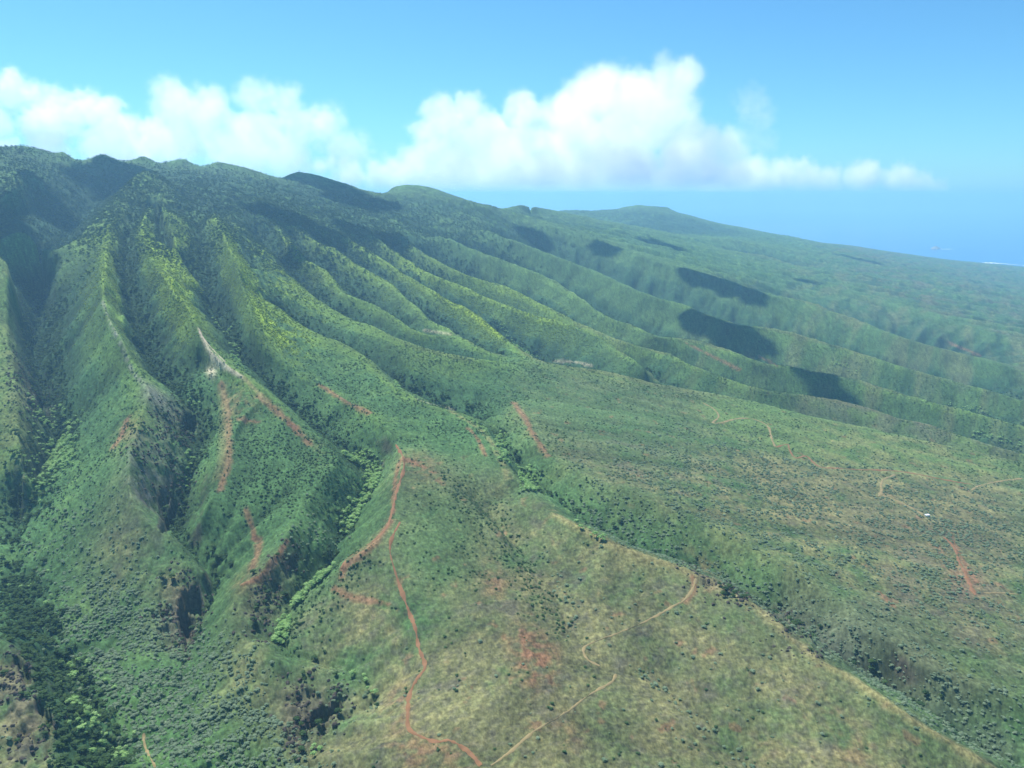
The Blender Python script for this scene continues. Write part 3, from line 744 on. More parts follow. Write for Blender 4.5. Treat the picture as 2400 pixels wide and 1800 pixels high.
track(Z6([(130,950),(200,990),(235,1040),(195,1080),(250,1080),(350,1055),(450,1055),(550,1100),(575,1180),(600,1240)]), 4.5, M_TAN, 'tan track looping over the green bench')
track(Z6([(600,1240),(680,1220),(690,1250),(730,1310),(800,1295),(850,1340),(900,1370),(1000,1375),(1150,1385),(1350,1390),(1500,1410),(1600,1430),(1750,1460),(1870,1480)]), 4.5, M_RED, 'brown track along the straw-coloured bench edge')
track(Z6([(1380,1415),(1300,1450),(1285,1490),(1290,1520),(1270,1560)]), 4.5, M_TAN, 'short tan hook of track beside the shrubs')
track(Z6([(1870,1520),(1920,1490),(2050,1460),(2212,1440)]), 4.0, M_TAN, 'tan track leaving over the far bench')
track(Z6([(1290,1550),(1400,1590),(1500,1640),(1560,1680)]), 5, M_TAN, 'tan track leading to the white shed')
track(Z6([(1690,160),(1760,230),(1790,320),(1820,370),(1850,440),(1880,510),(1900,540)], 1600, 1200), 5, M_RED, 'red track through the shrubs below the white shed')
track(Z6([(1940,525),(2080,525),(2180,535)], 1600, 1200), 3, M_TAN, 'thin tan path ending among grey shrubs')
track([(336,1717),(340,1750),(354,1779),(365,1800)], 2.4, M_TAN, 'tan trail in the wooded valley at the bottom edge')
track([(466,775),(480,797),(500,820),(530,850)], 3.0, M_PALE, 'pale worn path on the sharp green crest')

# ------------------------------------------------------------------ shrubs and trees
import bmesh
def crown_mesh(name, material, trunk_mat, lobes, leaves, w, h, trunk, seed):
    """tapered trunk with forks, a crown of uneven lobes and loose leaf sprays; about one metre per unit"""
    r = np.random.default_rng(seed)
    bm = bmesh.new()
    def limb(a, b, ra, rb):
        a, b = Vector(a), Vector(b); d = (b - a).normalized(); s_ = d.orthogonal().normalized(); t_ = d.cross(s_)
        ring = []
        for p, q in ((a, ra), (b, rb)):
            ring.append([bm.verts.new(p + (s_ * math.cos(k * math.pi / 2.5) + t_ * math.sin(k * math.pi / 2.5)) * q) for k in range(5)])
        for k in range(5):
            f = bm.faces.new((ring[0][k], ring[0][(k + 1) % 5], ring[1][(k + 1) % 5], ring[1][k])); f.material_index = 1
    limb((0, 0, -.6), (0, 0, trunk), .035 * w, .022 * w)
    for k in range(lobes):
        ang = 2.399 * k + r.random(); q = math.sqrt((k + .4) / lobes) * .36 * w
        c = Vector((math.cos(ang) * q, math.sin(ang) * q, trunk + (h - trunk) * (.62 - .42 * (q / (.4 * w)) ** 2 + .12 * r.random())))
        if k < 4: limb((0, 0, trunk * .9), c, .018 * w, .008 * w)
        rad = w * (.17 + .09 * r.random()) * (1.15 if k == 0 else 1)
        res = bmesh.ops.create_icosphere(bm, subdivisions=1 if lobes > 5 else 2, radius=1)
        for v in res['verts']:
            k_ = rad * (1 + .42 * (r.random() - .5))
            v.co = Vector((v.co.x * k_, v.co.y * k_, v.co.z * k_ * .58)) + c
    for k in range(leaves):
        d = Vector(r.normal(size=3)); d.z = abs(d.z) * .8; d.normalize()
        c = Vector((d.x * w * .5, d.y * w * .5, trunk + (h - trunk) * (.35 + .62 * d.z))) * (.9 + .2 * r.random())
        e1 = Vector(r.normal(size=3)).normalized() * w * .055; e2 = Vector(r.normal(size=3)).normalized() * w * .045
        bm.faces.new([bm.verts.new(c + e1), bm.verts.new(c + e2), bm.verts.new(c - e1), bm.verts.new(c - e2)])
    me = bpy.data.meshes.new(name); bm.to_mesh(me); bm.free()
    me.materials.append(material); me.materials.append(trunk_mat)
    return me
M_BARK = plain('bark', (.11, .09, .07))
M_GREY = leafy('grey_green_leaves', (.150, .240, .135), (.320, .405, .250))
M_DARK = leafy('dark_green_leaves', (.045, .105, .042), (.125, .205, .072))
M_KUKUI = leafy('pale_kukui_leaves', (.220, .400, .110), (.450, .640, .260))
M_WOOD = leafy('forest_leaves', (.028, .070, .028), (.095, .165, .048))
M_FERN = leafy('yellow_fern', (.170, .265, .026), (.350, .450, .045))
KIND = dict(grey_shrub=(M_GREY, [crown_mesh('grey_shrub', M_GREY, M_BARK, 6 + k, 70, 1.0, .50, .08, k) for k in range(3)]),
            green_shrub=(M_DARK, [crown_mesh('green_shrub', M_DARK, M_BARK, 4 + k, 50, 1.0, .52, .06, 10 + k) for k in range(3)]),
            pale_tree=(M_KUKUI, [crown_mesh('pale_tree', M_KUKUI, M_BARK, 8 + k, 60, 1.0, 1.15, .42, 20 + k) for k in range(3)]),
            forest_tree=(M_WOOD, [crown_mesh('forest_tree', M_WOOD, M_BARK, 7 + k, 40, 1.0, .9, .25, 30 + k) for k in range(3)]),
            fern_clump=(M_FERN, [crown_mesh('fern_clump', M_FERN, M_BARK, 5, 30, 1.0, .5, .05, 40 + k) for k in range(2)]))
clump = fbm(GX / 34, GY / 34, 3, 301); clump2 = fbm(GX / 110, GY / 110, 3, 311)
bare_crest = line_mask([(1060,1000),(1100,1035),(1200,1111),(1270,1147),(1330,1180),(1400,1203),(1500,1240),(1600,1291),(1680,1350),(1760,1419),(1850,1470),(1950,1540),(2050,1600),(2150,1659)], 7)
free = np.clip(1 - TRACK * 1.6 - bare_crest * 1.3, 0, 1)
def near(r0, r1): return sstep(r1, r0, RRg)
def pm(pts, k, soft=8): return poly_mask(pts, soft) * k
dens = {}
v3 = poly_mask([(1180,1090),(1330,1110),(1500,1190),(1660,1260),(1850,1360),(2050,1450),(2212,1560),(2300,1800),(2150,1700),(1950,1550),(1850,1480),(1680,1360),(1500,1250),(1330,1195)], 8)
dens['grey_shrub'] = np.maximum.reduce([
    pm([(1250,1010),(1450,950),(1560,940),(1700,990),(1900,1020),(2212,1090),(2212,1430),(1950,1330),(1700,1220),(1480,1130),(1320,1070)], 1 / 24, 16) * sstep(-.3, .25, clump + .5 * clump2),
    pm([(1850,1200),(2212,1250),(2212,1560),(2000,1440),(1800,1300)], 1 / 220, 14),
    pm([(1230,1060),(1330,1100),(1500,1190),(1660,1260),(1850,1360),(2050,1450),(2212,1560),(2212,1659),(2150,1640),(1950,1530),(1850,1460),(1680,1340),(1500,1230),(1330,1175)], 1 / 19, 8) * sstep(-.6, .1, clump),
    pm([(110,1300),(200,1240),(340,1300),(360,1400),(420,1400),(500,1420),(600,1560),(700,1659),(300,1659),(250,1560),(150,1420)], 1 / 8, 10) * sstep(-.5, .1, clump),
    pm([(60,1080),(150,1060),(330,1240),(350,1300),(100,1300),(60,1220)], 1 / 50, 10),
    pm([(0,1560),(60,1500),(110,1580),(120,1659),(0,1659)], 1 / 70, 6) * sstep(-.1, .3, clump),
    pm([(620,1180),(680,1110),(740,1170),(700,1230),(640,1240)], 1 / 40, 6),
    pm([(880,1330),(1160,1380),(1300,1560),(1150,1659),(890,1659)], 1 / 1500, 6), pm([(1200,1150),(1330,1200),(1500,1250),(1700,1380),(1850,1480),(2150,1659),(1250,1659),(1330,1500),(1250,1350)], 1 / 520, 8) * sstep(-.2, .4, clump + .3),
    line_mask([(1390,1460),(1450,1510),(1500,1560),(1550,1600),(1620,1659)], 10) / 45, line_mask([(1170,1200),(1230,1300),(1240,1380)], 8) / 90,
    pm([(1540,850),(1700,890),(2212,1010),(2212,1080),(1900,1020),(1650,960)], 1 / 420, 6) * sstep(0, .4, clump + .2),
    pm([(700,1440),(800,1460),(800,1540),(700,1600),(640,1640),(600,1520)], 1 / 120, 6)]) * free
dens['green_shrub'] = np.maximum.reduce([
    pm([(515,920),(640,940),(740,985),(690,1060),(690,1120),(560,1110),(470,1090),(490,1020)], 1 / 15, 8) * sstep(-.5, .1, clump2 + .5 * clump),
    pm([(560,850),(660,930),(745,990),(790,1010),(790,1070),(740,1150),(665,1090),(690,1000),(600,900)], 1 / 13, 6),
    pm([(900,1040),(1050,1090),(1090,1240),(1000,1330),(900,1260),(860,1180)], 1 / 45, 10) * sstep(-.2, .3, clump),
    pm([(930,1000),(1010,1040),(1090,1110),(1180,1280),(1230,1360),(1180,1370),(1080,1210),(980,1090)], 1 / 22, 6),
    pm([(1180,960),(1500,980),(1650,1080),(1500,1150),(1300,1060)], 1 / 70, 12) * sstep(-.1, .3, clump),
    pm([(60,930),(250,870),(280,960),(230,1060),(100,1200),(40,1300),(0,1250),(0,1080)], 1 / 50, 10) * sstep(-.2, .4, clump),
    pm([(390,900),(440,880),(440,960),(410,1060),(390,1160),(440,1260),(420,1280),(380,1180),(380,1060)], 1 / 20, 5),
    pm([(620,1330),(700,1240),(740,1210),(800,1170),(820,1200),(740,1280),(650,1400),(600,1450)], 1 / 25, 5),
    pm([(330,780),(480,820),(440,870),(380,870)], 1 / 25, 6), pm([(150,560),(230,650),(300,800),(250,900),(130,900),(130,700)], 1 / 60, 8) * sstep(-.2, .4, clump),
    pm([(1120,790),(1180,795),(1200,830),(1150,830)], 1 / 20, 4),
    (sstep(1100, 1300, RRg) * sstep(3600, 2600, RRg)) * (.25 + .75 * sstep(-.1, .4, clump2 + .4 * clump)) / 24 * (1 - apron * .75),
    (apron + OL) * sstep(.0, .4, clump) / 220,
    sstep(.25, .5, clump2) * apron / 300]) * free * (1 - .7 * rocky)
dens['forest_tree'] = np.maximum.reduce([
    forest * near(3300, 4800) / 48 * sstep(-.6, .1, clump2 + .5 * clump), gully * near(2500, 3600) / 45 * (1 - .85 * v3), rocky * sstep(0, .3, clump) / 60,
    pm([(0,1210),(60,1240),(120,1330),(150,1430),(250,1560),(300,1659),(125,1659),(120,1580),(70,1440),(0,1370)], 1 / 26, 5),
    pm([(40,1090),(110,930),(160,940),(110,1060),(60,1150),(20,1240),(0,1200)], 1 / 45, 6)])
dens['pale_tree'] = np.maximum.reduce([
    line_mask([(755,990),(790,1003),(808,1030),(797,1070),(770,1105),(745,1150)], 10) / 7, line_mask([(705,1238),(680,1262)], 7) / 8, line_mask([(658,1280),(640,1300)], 7) / 8, line_mask([(615,1345),(605,1390)], 7) / 8,
    pm([(105,915),(150,935),(155,980),(120,1020),(80,1080),(75,1050),(100,990)], 1 / 10, 4) * sstep(-.4, .1, clump), line_mask([(1080,940),(1088,990),(1098,1000)], 9) / 22, line_mask([(1130,1020),(1142,1040),(1137,1055)], 12) / 18,
    line_mask([(1065,690),(1090,715),(1110,745),(1160,775)], 8) / 60, line_mask([(460,690),(480,715),(495,722)], 7) / 50, line_mask([(510,745),(508,780),(525,800)], 9) / 60, line_mask([(1240,1130),(1300,1170)], 5) / 50,
    line_mask([(855,820),(860,845)], 5) / 60, line_mask([(2050,878),(2100,885),(2130,892)], 10) / 70, line_mask([(2110,940),(2160,950),(2212,962)], 10) / 60, line_mask([(1800,785),(1850,800)], 12) / 120,
    pm([(120,1400),(160,1420),(230,1540),(290,1640),(160,1600),(140,1480)], 1 / 28, 5) * sstep(-.1, .2, clump), pm([(0,1190),(60,1230),(110,1290),(60,1290),(0,1260)], 1 / 60, 5) * sstep(.0, .3, clump),
    line_mask([(770,1465),(795,1480),(805,1495)], 5) / 30, line_mask([(405,872),(438,882)], 4) / 30, line_mask([(415,985),(412,1030),(408,1060)], 5) / 40, line_mask([(670,1590),(680,1640)], 5) / 60])
dens['fern_clump'] = fern * near(2400, 3600) / 15
SIZE = dict(grey_shrub=(1.6, 5.6), green_shrub=(1.4, 4.4), pale_tree=(3.6, 7.5), forest_tree=(4.0, 9.0), fern_clump=(2.0, 4.5))
def scatter(d, n_max):
    w = (d * CELL).ravel().astype(np.float64); tot = w.sum(); n = int(min(n_max, tot))
    k = np.searchsorted(np.cumsum(w) / tot, rng.random(n)); k = np.clip(k, 0, NX * NY - 1)
    i = k // NX + rng.random(n) - .5; j = k % NX + rng.random(n) - .5
    i = np.clip(i, 0, NY - 1.01); j = np.clip(j, 0, NX - 1.01)
    r = np.exp(RHO[0] + i * (RHO[1] - RHO[0])); t = TH[0] + j * (TH[1] - TH[0])
    return np.stack([r * np.sin(t), r * np.cos(t), height(i, j)], 1), tot
def project(p):
    d = p - np.array([0, 0, CAM_H])
    f = d[:, 1] * math.cos(PITCH) - d[:, 2] * math.sin(PITCH); up = d[:, 1] * math.sin(PITCH) + d[:, 2] * math.cos(PITCH)
    return 1200 + F * d[:, 0] / f, 900 - F * up / f, f

def rock_mesh(name, material, seed):
    r = np.random.default_rng(seed); bm = bmesh.new()
    bmesh.ops.create_icosphere(bm, subdivisions=2, radius=.5)
    ax = [Vector(r.normal(size=3)).normalized() for _ in range(7)]; cut = .3 + .16 * r.random(7)
    for v in bm.verts:
        for a_, c_ in zip(ax, cut):
            d_ = v.co.dot(a_) - c_
            if d_ > 0: v.co -= a_ * d_
        v.co *= 1 + .12 * (r.random() - .5)
    me = bpy.data.meshes.new(name); bm.to_mesh(me); bm.free(); me.materials.append(material); return me
M_ROCKS = leafy('weathered_lava', (.055, .048, .042), (.185, .160, .125))
KIND['rock'] = (M_ROCKS, [rock_mesh('rock', M_ROCKS, 60 + k) for k in range(3)])
dens['rock'] = np.clip(rocky * 1.3, 0, 1) * sstep(-.35, .2, clump) / 9 * (1 - TRACK)
SIZE['rock'] = (1.2, 5.5)
ZONES = [  # where a plant stands (2212 px outline) and how that place is told
    ([(1100,1040),(1330,1185),(1500,1240),(1680,1350),(1850,1470),(2212,1680),(2212,1420),(1950,1350),(1700,1240),(1450,1120)], 'on the steep scrubby gully side below the right-hand bench'),
    ([(1000,880),(1640,865),(2212,1000),(2212,1430),(1700,1240),(1450,1120),(1150,1040)], 'on the flat green bench near the white shed'),
    ([(840,1130),(1060,1010),(1330,1185),(1850,1470),(2150,1659),(840,1659)], 'on the dry olive apron around the red and tan tracks'),
    ([(480,830),(640,930),(740,985),(700,1200),(520,1270),(390,1250),(400,1100)], 'on the green spur face between the two narrow gullies'),
    ([(100,1060),(330,1100),(480,1320),(480,1420),(720,1460),(860,1480),(860,1659),(300,1659),(120,1330)], 'on the long slope between the wooded valley and the rocky hollow'),
    ([(0,1380),(120,1540),(130,1659),(0,1659)], 'on the rocky bluff in the bottom corner'),
    ([(0,800),(160,800),(150,1000),(60,1150),(150,1420),(310,1659),(110,1659),(0,1380)], 'in the dark wooded valley floor on the left'),
    ([(560,830),(850,960),(860,1180),(560,1450),(640,1250),(760,1020)], 'in the curved gully below the red rim path')]
LANDMARKS = [((405,905),'the upper dark rock hollow'),((430,1310),'the black rock overhang'),((455,800),'the small pale bare patch'),((490,930),'the red stripe on the spur'),((560,1200),'the curved red scar'),
    ((800,1020),'the bend of the pale tree band'),((745,1150),'the end of the pale tree band'),((870,990),'the red fork of the rim path'),((845,1120),'the pale knob on the red path'),((745,1225),'the lower end of the rim path'),
    ((868,1270),'the straight reach of the red track'),((915,1420),'the sharp bend of the red track'),((885,1560),'the last bend of the red track'),((980,1605),'the red track end at the bottom edge'),((1150,1400),'the ring of red earth'),
    ((1060,1250),'the upper red earth patches'),((1260,1400),'the hairpin of the tan track'),((1330,1460),'the upper end of the straight tan track'),((1200,1550),'the middle of the straight tan track'),((1490,1270),'the tan track on the crest'),
    ((1480,1520),'the shrubby swale'),((1600,1620),'the lower end of the shrubby swale'),((1750,1420),'the straw-coloured crest'),((1950,1560),'the lower straw-coloured crest'),((2100,1640),'the corner of the gully'),
    ((1500,1240),'the small dark rock ledge'),((1650,1350),'the middle of the scrubby gully'),((1850,1480),'the lower scrubby gully'),((1135,1040),'the pale trees of the upper gully'),((1550,910),'the looping tan track'),
    ((1700,980),'the brown bench track'),((1900,1050),'the short tan hook of track'),((2000,1110),'the white shed'),((2070,1210),'the red track below the shed'),((1700,1150),'the middle of the bench'),((1450,1050),'the brown heath on the bench'),
    ((120,960),'the pale trees of the left valley'),((60,1240),'the pale specks above the valley bend'),((160,1450),'the pale specks in the valley'),((250,1600),'the pale specks at the valley mouth'),((310,1620),'the valley trail'),
    ((40,1440),'the cliff edge of the bluff'),((110,1560),'the lower cliff of the bluff'),((690,1530),'the brown cliff above the bottom gully'),((610,1390),'the lowest pale trees'),((670,1250),'the middle pale trees'),((500,1480),'the ridge below the red scar'),
    ((300,1400),'the middle of the scrub slope'),((420,1560),'the foot of the scrub slope'),((230,1180),'the grassy shoulder'),((560,1000),'the middle of the spur face'),((680,1000),'the red patches on the spur crest')]
LM = np.array([p for p, _ in LANDMARKS], float)
LOOK = dict(grey_shrub=('grey-green shrub', 'shrub', 'grey-green shrubs'), green_shrub=('small dark green shrub', 'shrub', 'dark green shrubs'),
            pale_tree=('pale lime-green tree', 'tree', 'pale green trees'), forest_tree=('dark green forest tree', 'tree', 'dark forest trees'))
def inside(pts, u, v):
    m = np.zeros(len(u), bool); n = len(pts)
    for a in range(n):
        xa, ya = pts[a]; xb, yb = pts[a - 1]
        if ya != yb: m ^= ((ya > v) != (yb > v)) & (u < (xb - xa) * (v - ya) / (yb - ya) + xa)
    return m
def stuff_object(name, meshes_ob, pts, scl, rot, label):
    me = bpy.data.meshes.new(name); me.vertices.add(len(pts)); me.vertices.foreach_set('co', pts.astype(np.float32).ravel())
    a = me.attributes.new('scl', 'FLOAT_VECTOR', 'POINT'); a.data.foreach_set('vector', scl.astype(np.float32).ravel())
    a = me.attributes.new('rot', 'FLOAT_VECTOR', 'POINT'); a.data.foreach_set('vector', rot.astype(np.float32).ravel())
    a = me.attributes.new('pick', 'INT', 'POINT'); a.data.foreach_set('value', rng.integers(0, len(meshes_ob), len(pts)).astype(np.int32))
    o = link(name, me, label, None, None, 'stuff')
    g = bpy.data.node_groups.new(name, 'GeometryNodeTree')
    g.interface.new_socket('Geometry', in_out='INPUT', socket_type='NodeSocketGeometry'); g.interface.new_socket('Geometry', in_out='OUTPUT', socket_type='NodeSocketGeometry')
    N, Lk = g.nodes, g.links
    gi, go = N.new('NodeGroupInput'), N.new('NodeGroupOutput')
    gti = N.new('GeometryNodeGeometryToInstance')
    for ob in meshes_ob[::-1]:
        oi = N.new('GeometryNodeObjectInfo'); oi.inputs['Object'].default_value = ob; oi.transform_space = 'ORIGINAL'; oi.inputs['As Instance'].default_value = False
        Lk.new(oi.outputs['Geometry'], gti.inputs[0])
    iop = N.new('GeometryNodeInstanceOnPoints'); iop.inputs['Pick Instance'].default_value = True
    def na(nm, ty):
        q = N.new('GeometryNodeInputNamedAttribute'); q.data_type = ty; q.inputs['Name'].default_value = nm
        return next(s_ for s_ in q.outputs if s_.enabled and s_.name == 'Attribute')
    Lk.new(gi.outputs[0], iop.inputs['Points']); Lk.new(gti.outputs[0], iop.inputs['Instance'])
    Lk.new(na('pick', 'INT'), iop.inputs['Instance Index']); Lk.new(na('rot', 'FLOAT_VECTOR'), iop.inputs['Rotation']); Lk.new(na('scl', 'FLOAT_VECTOR'), iop.inputs['Scale'])
    Lk.new(iop.outputs[0], go.inputs[0])
    md = o.modifiers.new('plants', 'NODES'); md.node_group = g
    return o
MAXN = dict(rock=14000, grey_shrub=150000, green_shrub=200000, forest_tree=170000, pale_tree=5000, fern_clump=60000)
STUFF_LABEL = dict(rock='dark lava rocks strewn over the cliffs and rocky hollows', grey_shrub='grey-green scrub spread over the slopes', green_shrub='low dark green shrubs thick on the ribs', forest_tree='dark forest canopy of the upper mountain',
                   pale_tree='pale lime trees lining the gully streams', fern_clump='yellow-green fern along the rib crests')
STUFF_NAME = dict(rock='rubble', grey_shrub='scrub', green_shrub='undergrowth', forest_tree='forest', pale_tree='grove', fern_clump='ferns')
for kind, (material, meshes) in KIND.items():
    pts, tot = scatter(dens[kind], MAXN[kind])
    lo, hi = SIZE[kind]
    n = len(pts)
    s1 = lo + (hi - lo) * rng.random(n) ** 1.8
    scl = np.stack([s1 * (.85 + .3 * rng.random(n)), s1 * (.85 + .3 * rng.random(n)), s1 * (.8 + .4 * rng.random(n))], 1)
    tl = .9 if kind == 'rock' else .08
    rot = np.stack([rng.normal(0, tl, n), rng.normal(0, tl, n), rng.random(n) * 6.28], 1)
    pts[:, 2] -= .06 * s1
    u, v, f = project(pts + np.array([0, 0, 1]) * (s1 * .35)[:, None])
    px = s1 / f * F
    single = np.zeros(n, bool)
    protos = []
    if kind not in ('fern_clump', 'rock'):
        cand = np.where((u > 8) & (u < 2392) & (v > 0) & (v < 1790))[0]
        cand = cand[np.argsort(-px[cand])][:900]
        hi_, hj_, ok = first_hit(u[cand], v[cand])
        rh = np.exp(RHO[0] + hi_ * (RHO[1] - RHO[0])); rc = np.hypot(pts[cand, 0], pts[cand, 1])
        cand = cand[(rh > rc - 12)]
        ud, vd = u / D2S, v / D2S
        zone = np.full(n, -1)
        for z_, (poly, _t) in list(enumerate(ZONES))[::-1]: zone[inside(poly, ud, vd)] = z_
        cand = cand[zone[cand] >= 0][:290]
        look, cat, grp = LOOK[kind]
        for q, k in enumerate(cand):
            o = bpy.data.objects.new(kind, meshes[q % len(meshes)]); COL.objects.link(o)
            o.location = pts[k]; o.rotation_euler = rot[k]; o.scale = scl[k]
            where = ZONES[zone[k]][1]
            li = int(np.argmin(np.hypot(LM[:, 0] - ud[k], LM[:, 1] - vd[k]))); mk = LANDMARKS[li][1]
            du, dv = ud[k] - LM[li, 0], vd[k] - LM[li, 1]; dist_ = math.hypot(du, dv)
            side = 'right at' if dist_ < 14 else (('seaward of' if du > 0 else 'inland of') if abs(du) > abs(dv) * 1.6 else (('seaward below' if du > 0 else 'inland below') if dv > 0 else ('seaward above' if du > 0 else 'inland above')) if abs(du) > abs(dv) * .6 else ('below' if dv > 0 else 'above'))
            side = ('well ' if dist_ > 75 else '') + side if dist_ >= 14 else 'at'
            w_ = (scl[k, 0] + scl[k, 1]) / 2; sz = 'broad low' if scl[k, 2] < w_ * .9 else ('tall narrow' if scl[k, 2] > w_ * 1.12 else 'round')
            o['label'] = sz + ' ' + look + ' ' + side + ' ' + mk
            if len(o['label'].split()) > 16: o['label'] = look + ' ' + side + ' ' + mk
            o['category'] = cat; o['group'] = grp + ' on the slopes and in the gullies'
            if q < len(meshes): protos.append(o)
        single[cand] = True
    if not protos:
        for q, m_ in enumerate(meshes):
            k = int(np.argmax(np.where(single, -1, px * (v < 1790) * (v > 0) * (u > 0) * (u < 2400)))); single[k] = True
            o = link(STUFF_NAME[kind], m_, STUFF_LABEL[kind], None, None, 'stuff'); o.location = pts[k]; o.rotation_euler = rot[k]; o.scale = scl[k]; protos.append(o)
    stuff_object(STUFF_NAME[kind], protos, pts[~single], scl[~single], rot[~single], STUFF_LABEL[kind])
    print(kind, 'wanted', int(tot), 'placed', n, 'single', int(single.sum()))

# ------------------------------------------------------------------ clouds: real volumes of droplets, grown from puffs
def cloud_material(name, density):
    m = bpy.data.materials.new(name); m.use_nodes = True
    nt = m.node_tree; nt.nodes.clear()
    pv = nt.nodes.new('ShaderNodeVolumePrincipled'); out = nt.nodes.new('ShaderNodeOutputMaterial')
    at = nt.nodes.new('ShaderNodeAttribute'); at.attribute_name = 'density'
    ml = nt.nodes.new('ShaderNodeMath'); ml.operation = 'MULTIPLY'; ml.inputs[1].default_value = density
    nt.links.new(at.outputs['Fac'], ml.inputs[0]); nt.links.new(ml.outputs[0], pv.inputs['Density'])
    pv.inputs['Density Attribute'].default_value = ''
    pv.inputs['Color'].default_value = (1, 1, 1, 1); pv.inputs['Anisotropy'].default_value = 0.35
    nt.links.new(pv.outputs[0], out.inputs['Volume'])
    return m
def cloud(name, label, puffs, dist, density, ragged=.55, fine=1.0, res=150, base_z=None, world_puffs=None, soft=.45):
    """puffs: (u, v, radius) in the 2212 px view, all near the given distance; grown into smaller puffs; a voxel field with ragged edges"""
    r = np.random.default_rng(len(label) + int(dist))
    P = []
    if world_puffs is None:
        for u, v, rad in puffs:
            th, sl, c = rays(u * D2S, v * D2S); R = dist / c
            rw = rad * 1.1 * D2S / F * dist
            P.append((R * math.sin(th), dist + r.normal() * rw * .5, CAM_H + R * sl, rw))
    else: P = list(world_puffs)
    P = np.array(P)
    kids = []
    for x, y, z, q in P:
        for k in range(9):
            d = r.normal(size=3); d[2] = abs(d[2]) * .9 - .1; d /= np.linalg.norm(d)
            kids.append((x + d[0] * q * .78, y + d[1] * q * .78, z + d[2] * q * .72, q * (.34 + .22 * r.random())))
    P = np.vstack([P, kids])
    lo = (P[:, :3] - P[:, 3:] * 1.25).min(0); hi = (P[:, :3] + P[:, 3:] * 1.25).max(0)
    if base_z is not None: lo[2] = max(lo[2], base_z)
    cen = np.array([(lo[0] + hi[0]) / 2, (lo[1] + hi[1]) / 2, lo[2]])
    P[:, :3] -= cen; lo -= cen; hi -= cen
    me = bpy.data.meshes.new(name); me.vertices.add(len(P)); me.vertices.foreach_set('co', P[:, :3].astype(np.float32).ravel())
    a = me.attributes.new('rad', 'FLOAT', 'POINT'); a.data.foreach_set('value', P[:, 3].astype(np.float32))
    o = link(name, me, label, None, None, 'structure'); o.location = cen
    m = cloud_material(name, density)
    g = bpy.data.node_groups.new(name, 'GeometryNodeTree')
    g.interface.new_socket('Geometry', in_out='INPUT', socket_type='NodeSocketGeometry'); g.interface.new_socket('Geometry', in_out='OUTPUT', socket_type='NodeSocketGeometry')
    N, Lk = g.nodes, g.links
    gi, go = N.new('NodeGroupInput'), N.new('NodeGroupOutput')
    vc = N.new('GeometryNodeVolumeCube')
    size = hi - lo; vox = size.max() / res
    vc.inputs['Min'].default_value = lo; vc.inputs['Max'].default_value = hi
    for ax, nm in enumerate(('Resolution X', 'Resolution Y', 'Resolution Z')): vc.inputs[nm].default_value = max(12, int(size[ax] / vox))
    pos = N.new('GeometryNodeInputPosition')
    mean_r = float(np.median(P[:, 3]))
    dens_terms = []
    def math_(op, a_, b_=None, clamp=False):
        q = N.new('ShaderNodeMath'); q.operation = op; q.use_clamp = clamp
        for k, x_ in enumerate((a_, b_)):
            if x_ is None: continue
            if isinstance(x_, (int, float)): q.inputs[k].default_value = x_
            else: Lk.new(x_, q.inputs[k])
        return q.outputs[0]
    # warp the sampling position so the puffs curl
    def noise_(scale, detail, vec=None):
        q = N.new('ShaderNodeTexNoise'); q.inputs['Scale'].default_value = scale; q.inputs['Detail'].default_value = detail; q.inputs['Roughness'].default_value = .6
        Lk.new(vec or pos.outputs[0], q.inputs['Vector']); return q
    groups = [P[:len(P) // 10], P[len(P) // 10:]]
    best = None
    for part in (0, 1):
        sel = N.new('ShaderNodeMath'); idx = N.new('GeometryNodeInputIndex')
        cmp = math_('GREATER_THAN', idx.outputs[0], len(P) // 10 - .5) if part else math_('LESS_THAN', idx.outputs[0], len(P) // 10 - .5)
        N.remove(sel)
        sep = N.new('GeometryNodeSeparateGeometry'); Lk.new(gi.outputs[0], sep.inputs['Geometry']); Lk.new(cmp, sep.inputs['Selection'])
        sn = N.new('GeometryNodeSampleNearest'); Lk.new(sep.outputs[0], sn.inputs['Geometry']); Lk.new(pos.outputs[0], sn.inputs['Sample Position'])
        def si(dt, field):
            q = N.new('GeometryNodeSampleIndex'); q.data_type = dt; Lk.new(sep.outputs[0], q.inputs['Geometry']); Lk.new(sn.outputs[0], q.inputs['Index'])
            Lk.new(field, next(x_ for x_ in q.inputs if x_.enabled and x_.name == 'Value')); return next(x_ for x_ in q.outputs if x_.enabled)
        pp = N.new('GeometryNodeInputPosition')
        na = N.new('GeometryNodeInputNamedAttribute'); na.data_type = 'FLOAT'; na.inputs['Name'].default_value = 'rad'
        c_ = si('FLOAT_VECTOR', pp.outputs[0]); rd = si('FLOAT', next(x_ for x_ in na.outputs if x_.enabled and x_.name == 'Attribute'))
        vd = N.new('ShaderNodeVectorMath'); vd.operation = 'DISTANCE'; Lk.new(pos.outputs[0], vd.inputs[0]); Lk.new(c_, vd.inputs[1])
        d = math_('SUBTRACT', 1.0, math_('DIVIDE', vd.outputs['Value'], rd))
        if part: d = math_('MULTIPLY', d, .6)
        best = d if best is None else math_('MAXIMUM', best, d)
    n1 = noise_(1.1 / mean_r * fine, 4); n2 = noise_(.35 / mean_r, 2)
    rag = math_('ADD', math_('MULTIPLY', math_('SUBTRACT', n1.outputs[0], .5), ragged * 1.6), math_('MULTIPLY', math_('SUBTRACT', n2.outputs[0], .5), ragged * 1.2))
    t = math_('DIVIDE', math_('ADD', best, rag), soft, True)
    # flat, ragged base
    sx = N.new('ShaderNodeSeparateXYZ'); Lk.new(pos.outputs[0], sx.inputs[0])
    bs = math_('DIVIDE', math_('ADD', sx.outputs['Z'], math_('MULTIPLY', math_('SUBTRACT', n2.outputs[0], .6), float(size[2]) * .12)), float(size[2]) * .07, True)
